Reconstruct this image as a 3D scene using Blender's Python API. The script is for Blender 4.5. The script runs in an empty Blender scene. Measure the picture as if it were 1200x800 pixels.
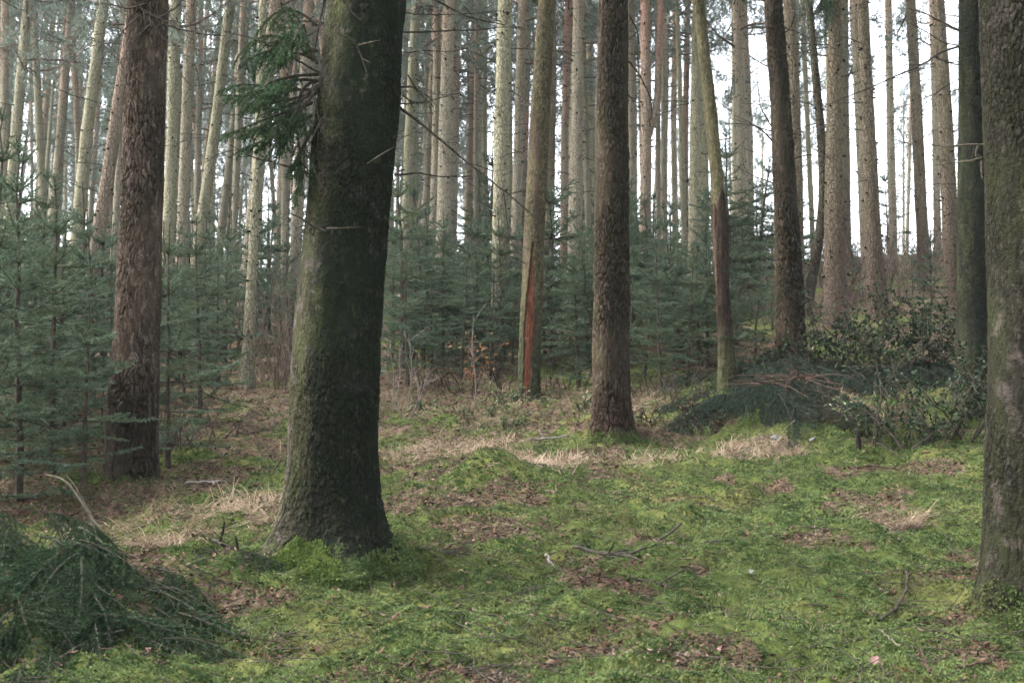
import bpy, math, random
import numpy as np

rng = np.random.default_rng(7)
random.seed(7)
SC = bpy.context.scene
COL = SC.collection
PI = math.pi
F, CX, CY = 1287.0, 600.0, 400.0          # focal length and centre in photo pixels
PITCH = math.radians(3.0)
EYE = 1.6
cP, sP = math.cos(PITCH), math.sin(PITCH)

# ------------------------------------------------------------------ maths
def pt(px, py, d):
    """world point seen at photo pixel (px, py) at forward distance d"""
    u = (px - CX) / F; v = (py - CY) / F
    t = d / (cP + v * sP)
    return np.array([u * t, d, EYE + (sP - v * cP) * t])

def _tab(seed):
    return np.random.default_rng(seed).random((256, 256))
_TABS = {}
def vn(x, y, seed=0):
    """value noise 0..1"""
    if seed not in _TABS: _TABS[seed] = _tab(seed + 100)
    T = _TABS[seed]
    xi = np.floor(x).astype(int); yi = np.floor(y).astype(int)
    fx = x - xi; fy = y - yi
    fx = fx * fx * (3 - 2 * fx); fy = fy * fy * (3 - 2 * fy)
    a = T[xi & 255, yi & 255]; b = T[(xi + 1) & 255, yi & 255]
    c = T[xi & 255, (yi + 1) & 255]; d = T[(xi + 1) & 255, (yi + 1) & 255]
    return (a * (1 - fx) + b * fx) * (1 - fy) + (c * (1 - fx) + d * fx) * fy
def fbm(x, y, seed=0, oct=4):
    s = 0; a = 0.5; n = 0
    for i in range(oct):
        s = s + a * vn(x * 2 ** i + 17.3 * i, y * 2 ** i - 9.1 * i, seed + i); n += a; a *= 0.5
    return s / n
def sm(a, b, x):
    t = np.clip((x - a) / (b - a), 0, 1)
    return t * t * (3 - 2 * t)
def nrm(v):
    return v / np.maximum(np.linalg.norm(v, axis=-1, keepdims=True), 1e-9)

# ------------------------------------------------------------------ terrain
CTRL = [(600, 800, 4.9), (100, 800, 5.0), (1100, 800, 4.8), (385, 655, 7.5), (1185, 715, 6.2), (60, 690, 6.7),
        (155, 562, 10.4), (10, 590, 9.6), (717, 510, 12.8), (619, 466, 15.4), (930, 440, 14.2), (1140, 490, 12.4),
        (978, 385, 17.6), (1030, 374, 19.0), (848, 458, 14.9), (775, 458, 15.2), (290, 452, 17.0), (60, 470, 16.5),
        (480, 470, 15.5), (900, 620, 8.4), (650, 620, 8.6), (250, 640, 8.0), (450, 545, 11.2), (1000, 545, 10.8),
        (1080, 326, 29.0), (1000, 303, 36.0), (1130, 300, 36.0), (900, 312, 37.0), (600, 335, 38.0), (800, 328, 38.0), (250, 345, 38.0), (-150, 350, 38.0),
        (1350, 320, 38.0), (600, 400, 22.5), (300, 405, 23.0), (0, 415, 23.0), (1350, 480, 14.0), (-250, 560, 11.0)]
cp = np.array([pt(*c) for c in CTRL])
extra = [(0, 0, 0.0), (-6, 0, -0.35), (6, 0, 0.05), (0, -8, -0.4), (-10, -8, -0.8), (10, -8, -0.2)]
zc = 6.3
for x in (-45, -22, 0, 22, 45):
    extra += [(x, 55, zc + 0.02 * x), (x, 80, zc - 0.6)]
cp = np.vstack([cp, np.array(extra, float)])
def _k(r2):
    return np.where(r2 > 1e-12, 0.5 * r2 * np.log(np.maximum(r2, 1e-12)), 0.0)
_n = len(cp)
_A = np.zeros((_n + 3, _n + 3))
_d2 = ((cp[:, None, :2] - cp[None, :, :2]) ** 2).sum(-1)
_A[:_n, :_n] = _k(_d2) + np.eye(_n) * 1.5
_A[:_n, _n] = 1; _A[:_n, _n + 1:] = cp[:, :2]; _A[_n:, :_n] = _A[:_n, _n:].T
_W = np.linalg.solve(_A, np.concatenate([cp[:, 2], np.zeros(3)]))
def base_h(x, y):
    x = np.asarray(x, float); y = np.asarray(y, float)
    sh = np.broadcast(x, y).shape
    xc = np.clip(np.broadcast_to(x, sh).ravel(), -45, 45); yc = np.clip(np.broadcast_to(y, sh).ravel(), -8, 80)
    out = np.empty(len(xc))
    for i in range(0, len(xc), 40000):
        a = xc[i:i + 40000]; b = yc[i:i + 40000]
        r2 = (a[:, None] - cp[None, :, 0]) ** 2 + (b[:, None] - cp[None, :, 1]) ** 2
        out[i:i + 40000] = _k(r2) @ _W[:_n] + _W[_n] + _W[_n + 1] * a + _W[_n + 2] * b
    return out.reshape(sh)

BUMPS = []      # (x, y, radius, amplitude)
RIDGES = []     # (x0, y0, x1, y1, radius, amplitude)
def ground(x, y, fine=False):
    x = np.asarray(x, float); y = np.asarray(y, float)
    z = base_h(x, y)
    for bx, by, r, a in BUMPS:
        z = z + a * np.exp(-((x - bx) ** 2 + (y - by) ** 2) / (r * r))
    for x0, y0, x1, y1, r, a in RIDGES:
        dx, dy = x1 - x0, y1 - y0
        t = np.clip(((x - x0) * dx + (y - y0) * dy) / (dx * dx + dy * dy), 0, 1)
        q = (x - x0 - t * dx) ** 2 + (y - y0 - t * dy) ** 2
        z = z + a * (1 - 0.75 * t) * np.exp(-q / (r * r))
    z = z + 0.20 * (fbm(x / 1.1 + 5, y / 1.1, 1, 3) - 0.5)
    if fine:
        z = z + 0.20 * (fbm(x / 0.42, y / 0.42, 5, 3) - 0.5) + 0.05 * (vn(x / 0.11, y / 0.11, 8) - 0.5) + 0.028 * (vn(x / 0.06, y / 0.06, 9) - 0.5) + 0.012 * (vn(x / 0.025, y / 0.025, 10) - 0.5)
    return z
_DS = np.concatenate([np.arange(2.5, 25, 0.01), np.arange(25, 75, 0.05)])
def at_ground(px, py):
    u = (px - CX) / F; v = (py - CY) / F
    t = _DS / (cP + v * sP)
    dz = EYE + (sP - v * cP) * t - ground(u * t, _DS)
    i = np.argmax(dz < 0)
    d = _DS[i] if dz[i] < 0 else 40.0
    return pt(px, py, d)
def gz(x, y):
    return float(ground(np.array([x]), np.array([y]))[0])

# mounds first, from the places where the trunks meet the ground
BIG = at_ground(388, 652); RIGHTT = at_ground(1203, 716)
_p = at_ground(578, 562)
BUMPS += [(BIG[0], BIG[1], 0.8, 0.12), (RIGHTT[0], RIGHTT[1], 0.6, 0.06), (_p[0], _p[1] + 0.1, 0.42, 0.25)]
_a = at_ground(300, 668); _b = at_ground(225, 700)
RIDGES.append((BIG[0] - 0.25, BIG[1] - 0.15, _b[0], _b[1], 0.22, 0.16))
_b = at_ground(560, 678)
RIDGES.append((BIG[0] + 0.22, BIG[1] - 0.1, _b[0], _b[1], 0.13, 0.11))
_b = at_ground(420, 700); RIDGES.append((BIG[0] + 0.05, BIG[1] - 0.25, _b[0], _b[1], 0.16, 0.10))
_b = at_ground(1120, 690)
RIDGES.append((RIGHTT[0] - 0.2, RIGHTT[1], _b[0], _b[1], 0.16, 0.10))
_p = at_ground(700, 515); BUMPS.append((_p[0] + 0.1, _p[1] + 0.1, 0.6, 0.08))
HEAP = at_ground(915, 505)
BUMPS.append((HEAP[0], HEAP[1] + 0.55, 0.9, 0.26))
LHEAP = at_ground(70, 735)
BUMPS.append((LHEAP[0] - 0.2, LHEAP[1] + 0.3, 0.7, 0.16))

# ------------------------------------------------------------------ ground cover masks (where each cover grows)
def reg(px, py, rx, ry):
    c = at_ground(px, py); a = at_ground(px, py - ry); b = at_ground(px, py + ry)
    return (c[0], c[1], rx * c[1] / F, max(0.15, (a[1] - b[1]) / 2))
STRAW = [reg(*r) for r in [(520, 531, 100, 9), (650, 545, 60, 9), (865, 532, 75, 13), (780, 543, 60, 8), (165, 628, 85, 14), (245, 598, 75, 11),
                           (1042, 606, 38, 10), (330, 600, 40, 14), (740, 470, 60, 10), (985, 470, 40, 12)]]
LITT = [reg(*r) for r in [(575, 566, 70, 20), (470, 525, 80, 28), (690, 775, 85, 18), (560, 745, 70, 14), (420, 540, 60, 30), (530, 500, 120, 22), (680, 480, 120, 18), (850, 490, 100, 16), (210, 580, 110, 24), (560, 590, 90, 14), (830, 642, 60, 12), (1010, 556, 120, 10),
                          (900, 565, 70, 11), (240, 545, 130, 32), (640, 500, 90, 20), (760, 530, 120, 10), (330, 520, 60, 40), (90, 610, 80, 18),
                          (720, 700, 60, 14), (830, 770, 60, 16), (300, 755, 80, 14), (500, 790, 90, 14), (1060, 500, 80, 20), (560, 630, 60, 10), (780, 672, 60, 9),
                          (880, 690, 30, 8), (960, 630, 40, 7), (1000, 650, 30, 7), (130, 780, 60, 14), (1130, 770, 40, 14)]]
def ell(L, x, y, wob):
    m = np.zeros_like(x)
    for cx, cy, rx, ry in L:
        q = ((x - cx) / rx) ** 2 + ((y - cy) / ry) ** 2
        m = np.maximum(m, np.clip(1.25 - q * 0.55, 0, 1))
    return m
def masks(x, y):
    n1 = fbm(x / 0.5, y / 0.5, 21, 4); n2 = fbm(x / 0.45 + 40, y / 0.45, 31, 5); n3 = fbm(x / 1.6, y / 1.6, 41, 3)
    far = sm(12.0, 15.5, y)
    straw = 0.9 * sm(0.30, 1.0, ell(STRAW, x, y, 0) * (0.05 + n1 * 1.7))
    litter = sm(0.35, 0.95, ell(LITT, x, y, 0) * np.clip(-0.50 + n2 * 2.4, 0, 1.3))
    litter = np.maximum(litter, sm(0.565, 0.665, n2 * 0.75 + n3 * 0.25) * 0.75)
    band = sm(9.3, 10.8, y + 0.25 * x) * sm(2.6, 0.6, x)
    litter = np.maximum(litter, band * 0.9 * sm(0.44, 0.56, n2 * 0.6 + n1 * 0.4))
    litter = np.maximum(litter, far * sm(0.36, 0.56, n3 * 0.7 + n1 * 0.3))
    litter = np.maximum(litter, sm(26, 32, y) * 0.9)
    left = sm(-2.2, -3.2, x) * sm(7.5, 9.5, y)
    litter = np.maximum(litter, left * sm(0.3, 0.5, n2))
    straw = np.maximum(straw, far * 0.6 * sm(0.58, 0.68, n2))
    litter = np.maximum(litter, np.exp(-(((x - LHEAP[0] + 0.2) / 0.85) ** 2 + ((y - LHEAP[1] - 0.35) / 0.75) ** 2) ** 2))
    litter = litter * (1 - straw)
    return straw, litter

# ------------------------------------------------------------------ mesh helpers
class Geo:
    def __init__(s):
        s.v = []; s.f = []; s.m = []; s.n = 0; s.att = {}
    def add(s, V, Fc, mat=0):
        V = np.asarray(V, np.float32); Fc = np.asarray(Fc, np.int64)
        if len(V) == 0: return
        s.v.append(V); s.f.append(Fc + s.n); s.m.append(np.full(len(Fc), mat)); s.n += len(V)
    def segs(s, P0, P1, R0, R1, sides=4, mat=0):
        """tapered prisms, vectorised"""
        P0 = np.asarray(P0, float).reshape(-1, 3); P1 = np.asarray(P1, float).reshape(-1, 3); n = len(P0)
        if n == 0: return
        R0 = np.broadcast_to(R0, (n,)); R1 = np.broadcast_to(R1, (n,))
        ax = nrm(P1 - P0)
        ref = np.where(np.abs(ax[:, 2:3]) > 0.9, np.array([[1.0, 0, 0]]), np.array([[0, 0, 1.0]]))
        a = nrm(np.cross(ax, ref)); b = np.cross(ax, a)
        th = np.arange(sides) * 2 * PI / sides
        c = np.cos(th)[None, :, None]; q = np.sin(th)[None, :, None]
        ring = a[:, None] * c + b[:, None] * q
        V = np.concatenate([P0[:, None] + ring * R0[:, None, None], P1[:, None] + ring * R1[:, None, None]], 1)
        i = np.arange(sides); j = (i + 1) % sides
        fc = np.stack([i, j, j + sides, i + sides], 1)
        Fa = (np.arange(n)[:, None, None] * (2 * sides) + fc[None]).reshape(-1, 4)
        s.add(V.reshape(-1, 3), Fa, mat)
    def tube(s, P, R, sides=6, mat=0):
        P = np.asarray(P, float); n = len(P); R = np.broadcast_to(R, (n,))
        T = nrm(np.gradient(P, axis=0))
        ref = np.array([0, 0, 1.0]) if abs(T[:, 2]).mean() < 0.8 else np.array([1.0, 0, 0])
        a = nrm(np.cross(T, ref)); b = np.cross(T, a)
        th = np.arange(sides) * 2 * PI / sides
        V = P[:, None] + (a[:, None] * np.cos(th)[None, :, None] + b[:, None] * np.sin(th)[None, :, None]) * R[:, None, None]
        i = np.arange(sides); j = (i + 1) % sides
        fs = [np.stack([i + k * sides, j + k * sides, j + (k + 1) * sides, i + (k + 1) * sides], 1) for k in range(n - 1)]
        base = s.n
        s.add(V.reshape(-1, 3), np.concatenate(fs), mat)
        tip = P[-1] + T[-1] * R[-1] * 0.6
        s.v.append(np.array([tip], np.float32)); k = (n - 1) * sides
        s.f.append(np.stack([base + k + i, base + k + j, np.full(sides, s.n)], 1)); s.m.append(np.full(sides, mat)); s.n += 1
    def needles(s, P0, P1, per_m, ln, wd, mat=0, lean=0.85, flat=0.0, r=rng):
        """thin needle triangles set round shoots P0->P1"""
        P0 = np.asarray(P0, float).reshape(-1, 3); P1 = np.asarray(P1, float).reshape(-1, 3)
        if len(P0) == 0: return
        L = np.linalg.norm(P1 - P0, axis=1)
        k = np.maximum(3, (L * per_m).astype(int)); idx = np.repeat(np.arange(len(P0)), k); n = len(idx)
        t = r.random(n)[:, None]
        ax = nrm(P1 - P0)[idx]
        rad = r.normal(size=(n, 3)); rad[:, 2] *= (1 - flat)
        rad = nrm(rad - ax * (rad * ax).sum(1, keepdims=True))
        d = nrm(ax * lean + rad)
        l = ln * (0.7 + 0.6 * r.random(n))[:, None]
        B = P0[idx] + (P1 - P0)[idx] * t
        sd = nrm(np.cross(d, r.normal(size=(n, 3)))) * wd / 2
        V = np.stack([B - sd, B + sd, B + d * l], 1).reshape(-1, 3)
        s.add(V, np.arange(3 * n).reshape(-1, 3), mat)
    def build(s, name, mats, parent=None, smooth=False, attrs=None):
        V = np.concatenate(s.v)
        me = bpy.data.meshes.new(name)
        me.vertices.add(len(V)); me.vertices.foreach_set('co', V.astype(np.float32).ravel())
        cnt = np.concatenate([np.full(len(f), f.shape[1]) for f in s.f])
        lv = np.concatenate([f.ravel() for f in s.f])
        me.loops.add(len(lv)); me.loops.foreach_set('vertex_index', lv.astype(np.int32))
        st = np.concatenate([[0], np.cumsum(cnt)[:-1]])
        me.polygons.add(len(cnt)); me.polygons.foreach_set('loop_start', st.astype(np.int32))
        mi = np.concatenate(s.m).astype(np.int32); me.polygons.foreach_set('material_index', mi)
        me.polygons.foreach_set('use_smooth', np.full(len(cnt), smooth))
        for m in (mats if isinstance(mats, (list, tuple)) else [mats]): me.materials.append(m)
        for k, a in (attrs or {}).items():
            at = me.attributes.new(k, 'FLOAT', 'POINT'); at.data.foreach_set('value', np.asarray(a, np.float32).ravel())
        me.update(calc_edges=True); me.validate()
        return link(name, me, parent)
def link(name, me, parent=None):
    o = bpy.data.objects.new(name, me); COL.objects.link(o)
    if parent is not None: o.parent = parent
    return o
def tag(o, label=None, cat=None, group=None, kind=None):
    if label: o['label'] = label
    if cat: o['category'] = cat
    if group: o['group'] = group
    if kind: o['kind'] = kind
    return o
def thing(name, label, cat, loc, group=None):
    o = bpy.data.objects.new(name, None); COL.objects.link(o); o.location = loc; o.empty_display_size = 0.2
    return tag(o, label, cat, group)
def dup(root, loc, rz=0.0, sc=1.0, label=None, group=None, rot=None):
    r = root.copy(); COL.objects.link(r); r.location = loc
    r.rotation_euler = rot if rot is not None else (0, 0, rz)
    r.scale = (sc, sc, sc) if not hasattr(sc, '__len__') else sc
    if label: r['label'] = label
    if group: r['group'] = group
    for ch in list(root.children):
        c = ch.copy(); COL.objects.link(c); c.parent = r
        for g in ch.children:
            d = g.copy(); COL.objects.link(d); d.parent = c
    return r

# ------------------------------------------------------------------ materials
class NT:
    def __init__(s, name):
        s.mat = bpy.data.materials.new(name); s.mat.use_nodes = True
        s.t = s.mat.node_tree; s.b = s.t.nodes['Principled BSDF']; s.out = s.t.nodes['Material Output']
    def n(s, typ, ins=None, **kw):
        nd = s.t.nodes.new(typ)
        for k, v in kw.items(): setattr(nd, k, v)
        for k, v in (ins or {}).items(): s.set(nd.inputs[k], v)
        return nd
    def set(s, sock, v):
        if isinstance(v, bpy.types.NodeSocket): s.t.links.new(v, sock)
        elif isinstance(v, (tuple, list)) and len(v) == 3 and sock.type == 'RGBA': sock.default_value = (*v, 1)
        else: sock.default_value = v
    def math(s, op, a, b=0.0, clamp=False):
        nd = s.n('ShaderNodeMath', operation=op, use_clamp=clamp); s.set(nd.inputs[0], a); s.set(nd.inputs[1], b); return nd.outputs[0]
    def mix(s, f, a, b, blend='MIX'):
        nd = s.n('ShaderNodeMix', data_type='RGBA', blend_type=blend)
        s.set(nd.inputs[0], f); s.set(nd.inputs[6], a); s.set(nd.inputs[7], b); return nd.outputs[2]
    def noise(s, vec, scale, detail=4, rough=0.6):
        return s.n('ShaderNodeTexNoise', {'Vector': vec, 'Scale': scale, 'Detail': detail, 'Roughness': rough}).outputs[0]
    def step(s, x, a, b):
        nd = s.n('ShaderNodeMapRange', {'Value': x, 'From Min': a, 'From Max': b}, interpolation_type='SMOOTHSTEP'); return nd.outputs[0]
    def attr(s, name):
        return s.n('ShaderNodeAttribute', attribute_name=name).outputs['Fac']
    def objco(s, scale=(1, 1, 1), shift=True):
        tc = s.n('ShaderNodeTexCoord').outputs['Object']
        if shift:
            r = s.n('ShaderNodeObjectInfo').outputs['Random']
            add = s.n('ShaderNodeVectorMath', operation='ADD'); s.t.links.new(tc, add.inputs[0])
            s.t.links.new(s.math('MULTIPLY', r, 37.0), add.inputs[1]); tc = add.outputs[0]
        m = s.n('ShaderNodeMapping', {'Vector': tc, 'Scale': scale}); return m.outputs[0]
    def fin(s, col, rough=0.9, spec=0.25, bump=None, bdist=0.01, bstr=1.0, trans=None):
        s.set(s.b.inputs['Base Color'], col); s.set(s.b.inputs['Roughness'], rough); s.set(s.b.inputs['Specular IOR Level'], spec)
        if bump is not None:
            nd = s.n('ShaderNodeBump', {'Height': bump, 'Distance': bdist, 'Strength': bstr}); s.t.links.new(nd.outputs[0], s.b.inputs['Normal'])
        if trans:
            tr = s.n('ShaderNodeBsdfTranslucent', {'Color': col}); mx = s.n('ShaderNodeMixShader', {'Fac': trans})
            s.t.links.new(s.b.outputs[0], mx.inputs[1]); s.t.links.new(tr.outputs[0], mx.inputs[2]); s.t.links.new(mx.outputs[0], s.out.inputs['Surface'])
        return s.mat

def bark_near(name, c_lo, c_mid, c_hi, crack, algae, algae_amt, lichen, lichen_amt, dark, dark_amt, side_dark=0.0, fine=60, low_dark=None, foot=0.85):
    m = NT(name)
    co = m.objco(shift=False); st = m.objco((1, 1, 0.3), shift=False)
    cell = m.attr('cell'); ck = m.attr('crack')
    n1 = m.noise(st, 9, 5); n2 = m.noise(co, fine, 3, 0.7); n3 = m.noise(st, 2.6, 4); n4 = m.noise(co, 5.0, 5); n5 = m.noise(co, 14, 4)
    k = m.math('ADD', m.math('MULTIPLY', cell, 0.5), m.math('MULTIPLY', n2, 0.5))
    col = m.mix(m.step(k, 0.30, 0.50), c_lo, c_mid); col = m.mix(m.step(k, 0.50, 0.68), col, c_hi)
    n6 = m.noise(m.objco((1, 1, 0.07), shift=False), 30, 4, 0.65); n7 = m.noise(m.objco((1, 1, 0.35), shift=False), 70, 3, 0.7)
    col = m.mix(m.math('MULTIPLY', m.step(n6, 0.50, 0.62), 0.55), col, c_lo); col = m.mix(m.math('MULTIPLY', m.step(n7, 0.56, 0.66), 0.6), col, crack)
    col = m.mix(m.math('MULTIPLY', m.step(n1, 0.35, 0.7), algae_amt), col, algae)
    col = m.mix(m.math('MULTIPLY', m.step(n4, 0.56, 0.66), lichen_amt), col, lichen)
    col = m.mix(m.math('MULTIPLY', m.step(n5, 0.64, 0.70), lichen_amt), col, lichen)
    n7_ = m.noise(m.objco((1, 1, 0.35), shift=False), 45, 3, 0.7)
    dk = m.math('MULTIPLY', m.step(n3, 0.44, 0.62), dark_amt)
    if side_dark:  # darkens the side away from the sun: dark algae plus shade put into colour
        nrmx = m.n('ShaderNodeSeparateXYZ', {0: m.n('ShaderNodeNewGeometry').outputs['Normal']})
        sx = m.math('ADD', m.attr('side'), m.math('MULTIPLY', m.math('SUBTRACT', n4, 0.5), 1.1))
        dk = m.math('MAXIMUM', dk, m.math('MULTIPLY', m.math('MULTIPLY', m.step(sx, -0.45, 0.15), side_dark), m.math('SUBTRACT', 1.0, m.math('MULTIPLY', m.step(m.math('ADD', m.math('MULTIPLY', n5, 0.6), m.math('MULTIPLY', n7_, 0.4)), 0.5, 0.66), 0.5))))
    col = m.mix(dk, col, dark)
    if low_dark:
        col = m.mix(m.math('MULTIPLY', m.step(m.math('ADD', m.attr('h'), m.math('MULTIPLY', n4, 0.5)), low_dark[1], low_dark[0]), 0.75), col, low_dark[2])
    col = m.mix(m.math('MULTIPLY', ck, 0.9), col, crack)
    col = m.mix(m.math('MULTIPLY', m.step(m.math('ADD', m.math('ADD', m.math('MULTIPLY', n5, 0.6), m.math('MULTIPLY', n2, 0.4)), m.math('MULTIPLY', m.math('SUBTRACT', 0.10, m.attr('h')), 1.1)), 0.52, 0.60), foot), col, m.mix(n2, (0.03, 0.045, 0.016), (0.075, 0.10, 0.03)))
    b = m.math('ADD', m.math('ADD', n2, n7), m.math('MULTIPLY', n5, 0.8))
    return m.fin(col, 0.95, 0.04, b, 0.014, 1.0)

def bark_far(name, c1, c2, c3, red, red_h, lowc, low_amt=0.6, dark=0.35):
    m = NT(name)
    co = m.objco(); st = m.objco((1, 1, 0.22))
    n1 = m.noise(st, 14, 5); n2 = m.noise(co, 38, 3, 0.7); n3 = m.noise(st, 2.2, 4); h = m.attr('h')
    vor = m.n('ShaderNodeTexVoronoi', {'Vector': m.objco((1, 1, 0.45)), 'Scale': 22.0}, feature='DISTANCE_TO_EDGE').outputs[0]
    col = m.mix(m.step(n1, 0.3, 0.7), c1, c2); col = m.mix(m.step(n2, 0.5, 0.75), col, c3)
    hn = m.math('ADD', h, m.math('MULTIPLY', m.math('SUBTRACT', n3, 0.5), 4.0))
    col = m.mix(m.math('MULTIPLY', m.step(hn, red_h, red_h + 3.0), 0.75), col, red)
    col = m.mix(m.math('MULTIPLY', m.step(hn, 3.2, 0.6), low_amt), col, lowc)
    col = m.mix(m.math('MULTIPLY', m.step(vor, 0.10, 0.0), 0.55), col, (0.035, 0.028, 0.02))
    col = m.mix(m.math('MULTIPLY', m.step(n3, 0.55, 0.7), dark), col, (0.05, 0.045, 0.03))
    col = m.mix(m.attr('knot'), col, (0.025, 0.02, 0.016))
    b = m.math('ADD', m.math('MULTIPLY', m.step(vor, 0.0, 0.15), 1.0), n2)
    return m.fin(col, 0.95, 0.06, b, 0.02, 1.0)

M = {}
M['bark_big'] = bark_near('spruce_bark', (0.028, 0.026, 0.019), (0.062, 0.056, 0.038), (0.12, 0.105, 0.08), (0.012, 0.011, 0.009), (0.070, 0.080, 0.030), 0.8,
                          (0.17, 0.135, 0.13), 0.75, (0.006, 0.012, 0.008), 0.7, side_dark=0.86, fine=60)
M['bark_right'] = bark_near('grey_spruce_bark', (0.014, 0.013, 0.011), (0.030, 0.027, 0.021), (0.064, 0.059, 0.049), (0.010, 0.009, 0.007), (0.038, 0.044, 0.018), 0.7,
                            (0.17, 0.135, 0.125), 0.35, (0.024, 0.021, 0.017), 0.5, fine=60)
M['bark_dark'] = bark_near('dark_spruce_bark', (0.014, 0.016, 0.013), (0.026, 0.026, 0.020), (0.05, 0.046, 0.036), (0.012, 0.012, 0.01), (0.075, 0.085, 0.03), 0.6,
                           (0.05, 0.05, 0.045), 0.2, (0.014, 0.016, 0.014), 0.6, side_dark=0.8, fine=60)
M['bark_pine'] = bark_near('red_pine_bark', (0.050, 0.034, 0.026), (0.100, 0.071, 0.055), (0.225, 0.172, 0.146), (0.012, 0.009, 0.007), (0.085, 0.070, 0.042), 0.35,
                           (0.24, 0.175, 0.165), 0.25, (0.028, 0.025, 0.021), 0.6, fine=55, low_dark=(0.2, 2.2, (0.035, 0.03, 0.024)))
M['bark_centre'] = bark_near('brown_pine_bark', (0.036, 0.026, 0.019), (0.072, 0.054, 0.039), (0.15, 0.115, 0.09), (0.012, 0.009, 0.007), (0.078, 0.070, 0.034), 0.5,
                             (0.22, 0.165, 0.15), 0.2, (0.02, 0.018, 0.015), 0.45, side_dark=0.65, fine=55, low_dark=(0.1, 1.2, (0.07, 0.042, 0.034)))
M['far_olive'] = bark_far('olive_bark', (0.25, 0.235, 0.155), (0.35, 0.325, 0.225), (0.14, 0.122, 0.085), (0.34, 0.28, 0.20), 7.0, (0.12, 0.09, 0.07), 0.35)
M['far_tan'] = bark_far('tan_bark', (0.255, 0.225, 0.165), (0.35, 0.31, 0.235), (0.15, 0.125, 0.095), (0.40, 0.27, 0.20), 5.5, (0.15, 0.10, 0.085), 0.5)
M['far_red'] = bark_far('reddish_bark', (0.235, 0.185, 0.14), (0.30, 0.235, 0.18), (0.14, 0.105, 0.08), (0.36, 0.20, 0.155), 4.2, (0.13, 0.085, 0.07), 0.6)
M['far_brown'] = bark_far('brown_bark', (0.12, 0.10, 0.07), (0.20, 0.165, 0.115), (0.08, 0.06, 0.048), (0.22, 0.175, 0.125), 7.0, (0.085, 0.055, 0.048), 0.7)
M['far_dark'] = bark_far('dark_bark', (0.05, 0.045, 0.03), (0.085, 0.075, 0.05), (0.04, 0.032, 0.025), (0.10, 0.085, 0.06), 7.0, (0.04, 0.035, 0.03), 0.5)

def simple(name, c1, c2, scale=8, rough=0.9, spec=0.08, trans=None, shift=True, c3=None, objvar=0.0):
    m = NT(name); n = m.noise(m.objco(shift=shift), scale, 3)
    col = m.mix(m.step(n, 0.35, 0.65), c1, c2)
    if c3: col = m.mix(m.step(m.noise(m.objco(shift=shift), scale * 0.21, 3), 0.52, 0.68), col, c3)
    if objvar:
        r = m.n('ShaderNodeObjectInfo').outputs['Random']
        col = m.mix(m.math('MULTIPLY', r, objvar), col, tuple(0.45 * a for a in c1))
    return m.fin(col, rough, spec, trans=trans)
M['needle'] = simple('spruce_needles', (0.055, 0.095, 0.056), (0.145, 0.195, 0.125), 9, 0.65, 0.16, trans=0.3, c3=(0.115, 0.14, 0.07), objvar=0.5)
M['needle_dark'] = simple('dark_spruce_needles', (0.013, 0.034, 0.014), (0.032, 0.066, 0.026), 6, 0.65, 0.16, trans=0.2, c3=(0.03, 0.05, 0.022))
M['needle_bough'] = simple('bough_needles', (0.022, 0.052, 0.024), (0.055, 0.105, 0.048), 9, 0.65, 0.16, trans=0.25, c3=(0.05, 0.07, 0.03))
M['needle_cut'] = simple('cut_spruce_needles', (0.018, 0.038, 0.026), (0.036, 0.064, 0.044), 4, 0.65, 0.16, trans=0.15, c3=(0.05, 0.05, 0.032))
M['needle_pine'] = simple('pine_needles', (0.085, 0.115, 0.090), (0.12, 0.15, 0.115), 1.2, 0.6, 0.3, trans=0.5)
M['twig'] = simple('twig_bark', (0.035, 0.03, 0.024), (0.07, 0.058, 0.045), 20)
M['limb'] = simple('limb_bark', (0.07, 0.058, 0.045), (0.14, 0.10, 0.08), 9)
M['deadwood'] = simple('dead_wood', (0.03, 0.026, 0.022), (0.06, 0.05, 0.04), 25)
M['blackwood'] = simple('black_rotten_wood', (0.010, 0.009, 0.008), (0.022, 0.02, 0.018), 25)
M['palewood'] = simple('pale_dead_wood', (0.14, 0.12, 0.09), (0.075, 0.063, 0.048), 30)
M['greywood'] = simple('grey_stick_bark', (0.10, 0.085, 0.075), (0.18, 0.155, 0.14), 30)
M['rustwood'] = simple('rusty_twig_bark', (0.042, 0.026, 0.02), (0.085, 0.055, 0.042), 22)
M['straw'] = simple('dry_grass', (0.30, 0.225, 0.16), (0.19, 0.14, 0.095), 14, 0.85, 0.12, trans=0.2, c3=(0.36, 0.28, 0.21))
M['moss'] = simple('moss_fronds', (0.048, 0.078, 0.030), (0.145, 0.188, 0.072), 7.0, 0.9, 0.06, trans=0.3, c3=(0.12, 0.118, 0.055))
M['moss_bright'] = simple('bright_moss', (0.065, 0.10, 0.028), (0.14, 0.185, 0.055), 9, 0.9, 0.06, trans=0.3)
M['moss_deep'] = simple('deep_green_moss', (0.05, 0.072, 0.028), (0.10, 0.13, 0.048), 7, 0.9, 0.06, trans=0.2)
M['grass'] = simple('green_grass', (0.065, 0.10, 0.024), (0.15, 0.17, 0.055), 5, 0.7, 0.3, trans=0.3)
M['litter'] = simple('brown_litter', (0.048, 0.028, 0.020), (0.105, 0.064, 0.045), 16, 0.9, 0.08, c3=(0.16, 0.12, 0.09))
M['holly'] = simple('glossy_leaf', (0.010, 0.025, 0.009), (0.024, 0.046, 0.017), 9, 0.45, 0.2, trans=0.1)
M['bramble'] = simple('bramble_leaf', (0.045, 0.08, 0.025), (0.09, 0.13, 0.04), 9, 0.4, 0.5, trans=0.2)
M['beech'] = simple('rust_leaf', (0.26, 0.095, 0.035), (0.32, 0.14, 0.06), 9, 0.6, 0.3, trans=0.3)
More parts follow.
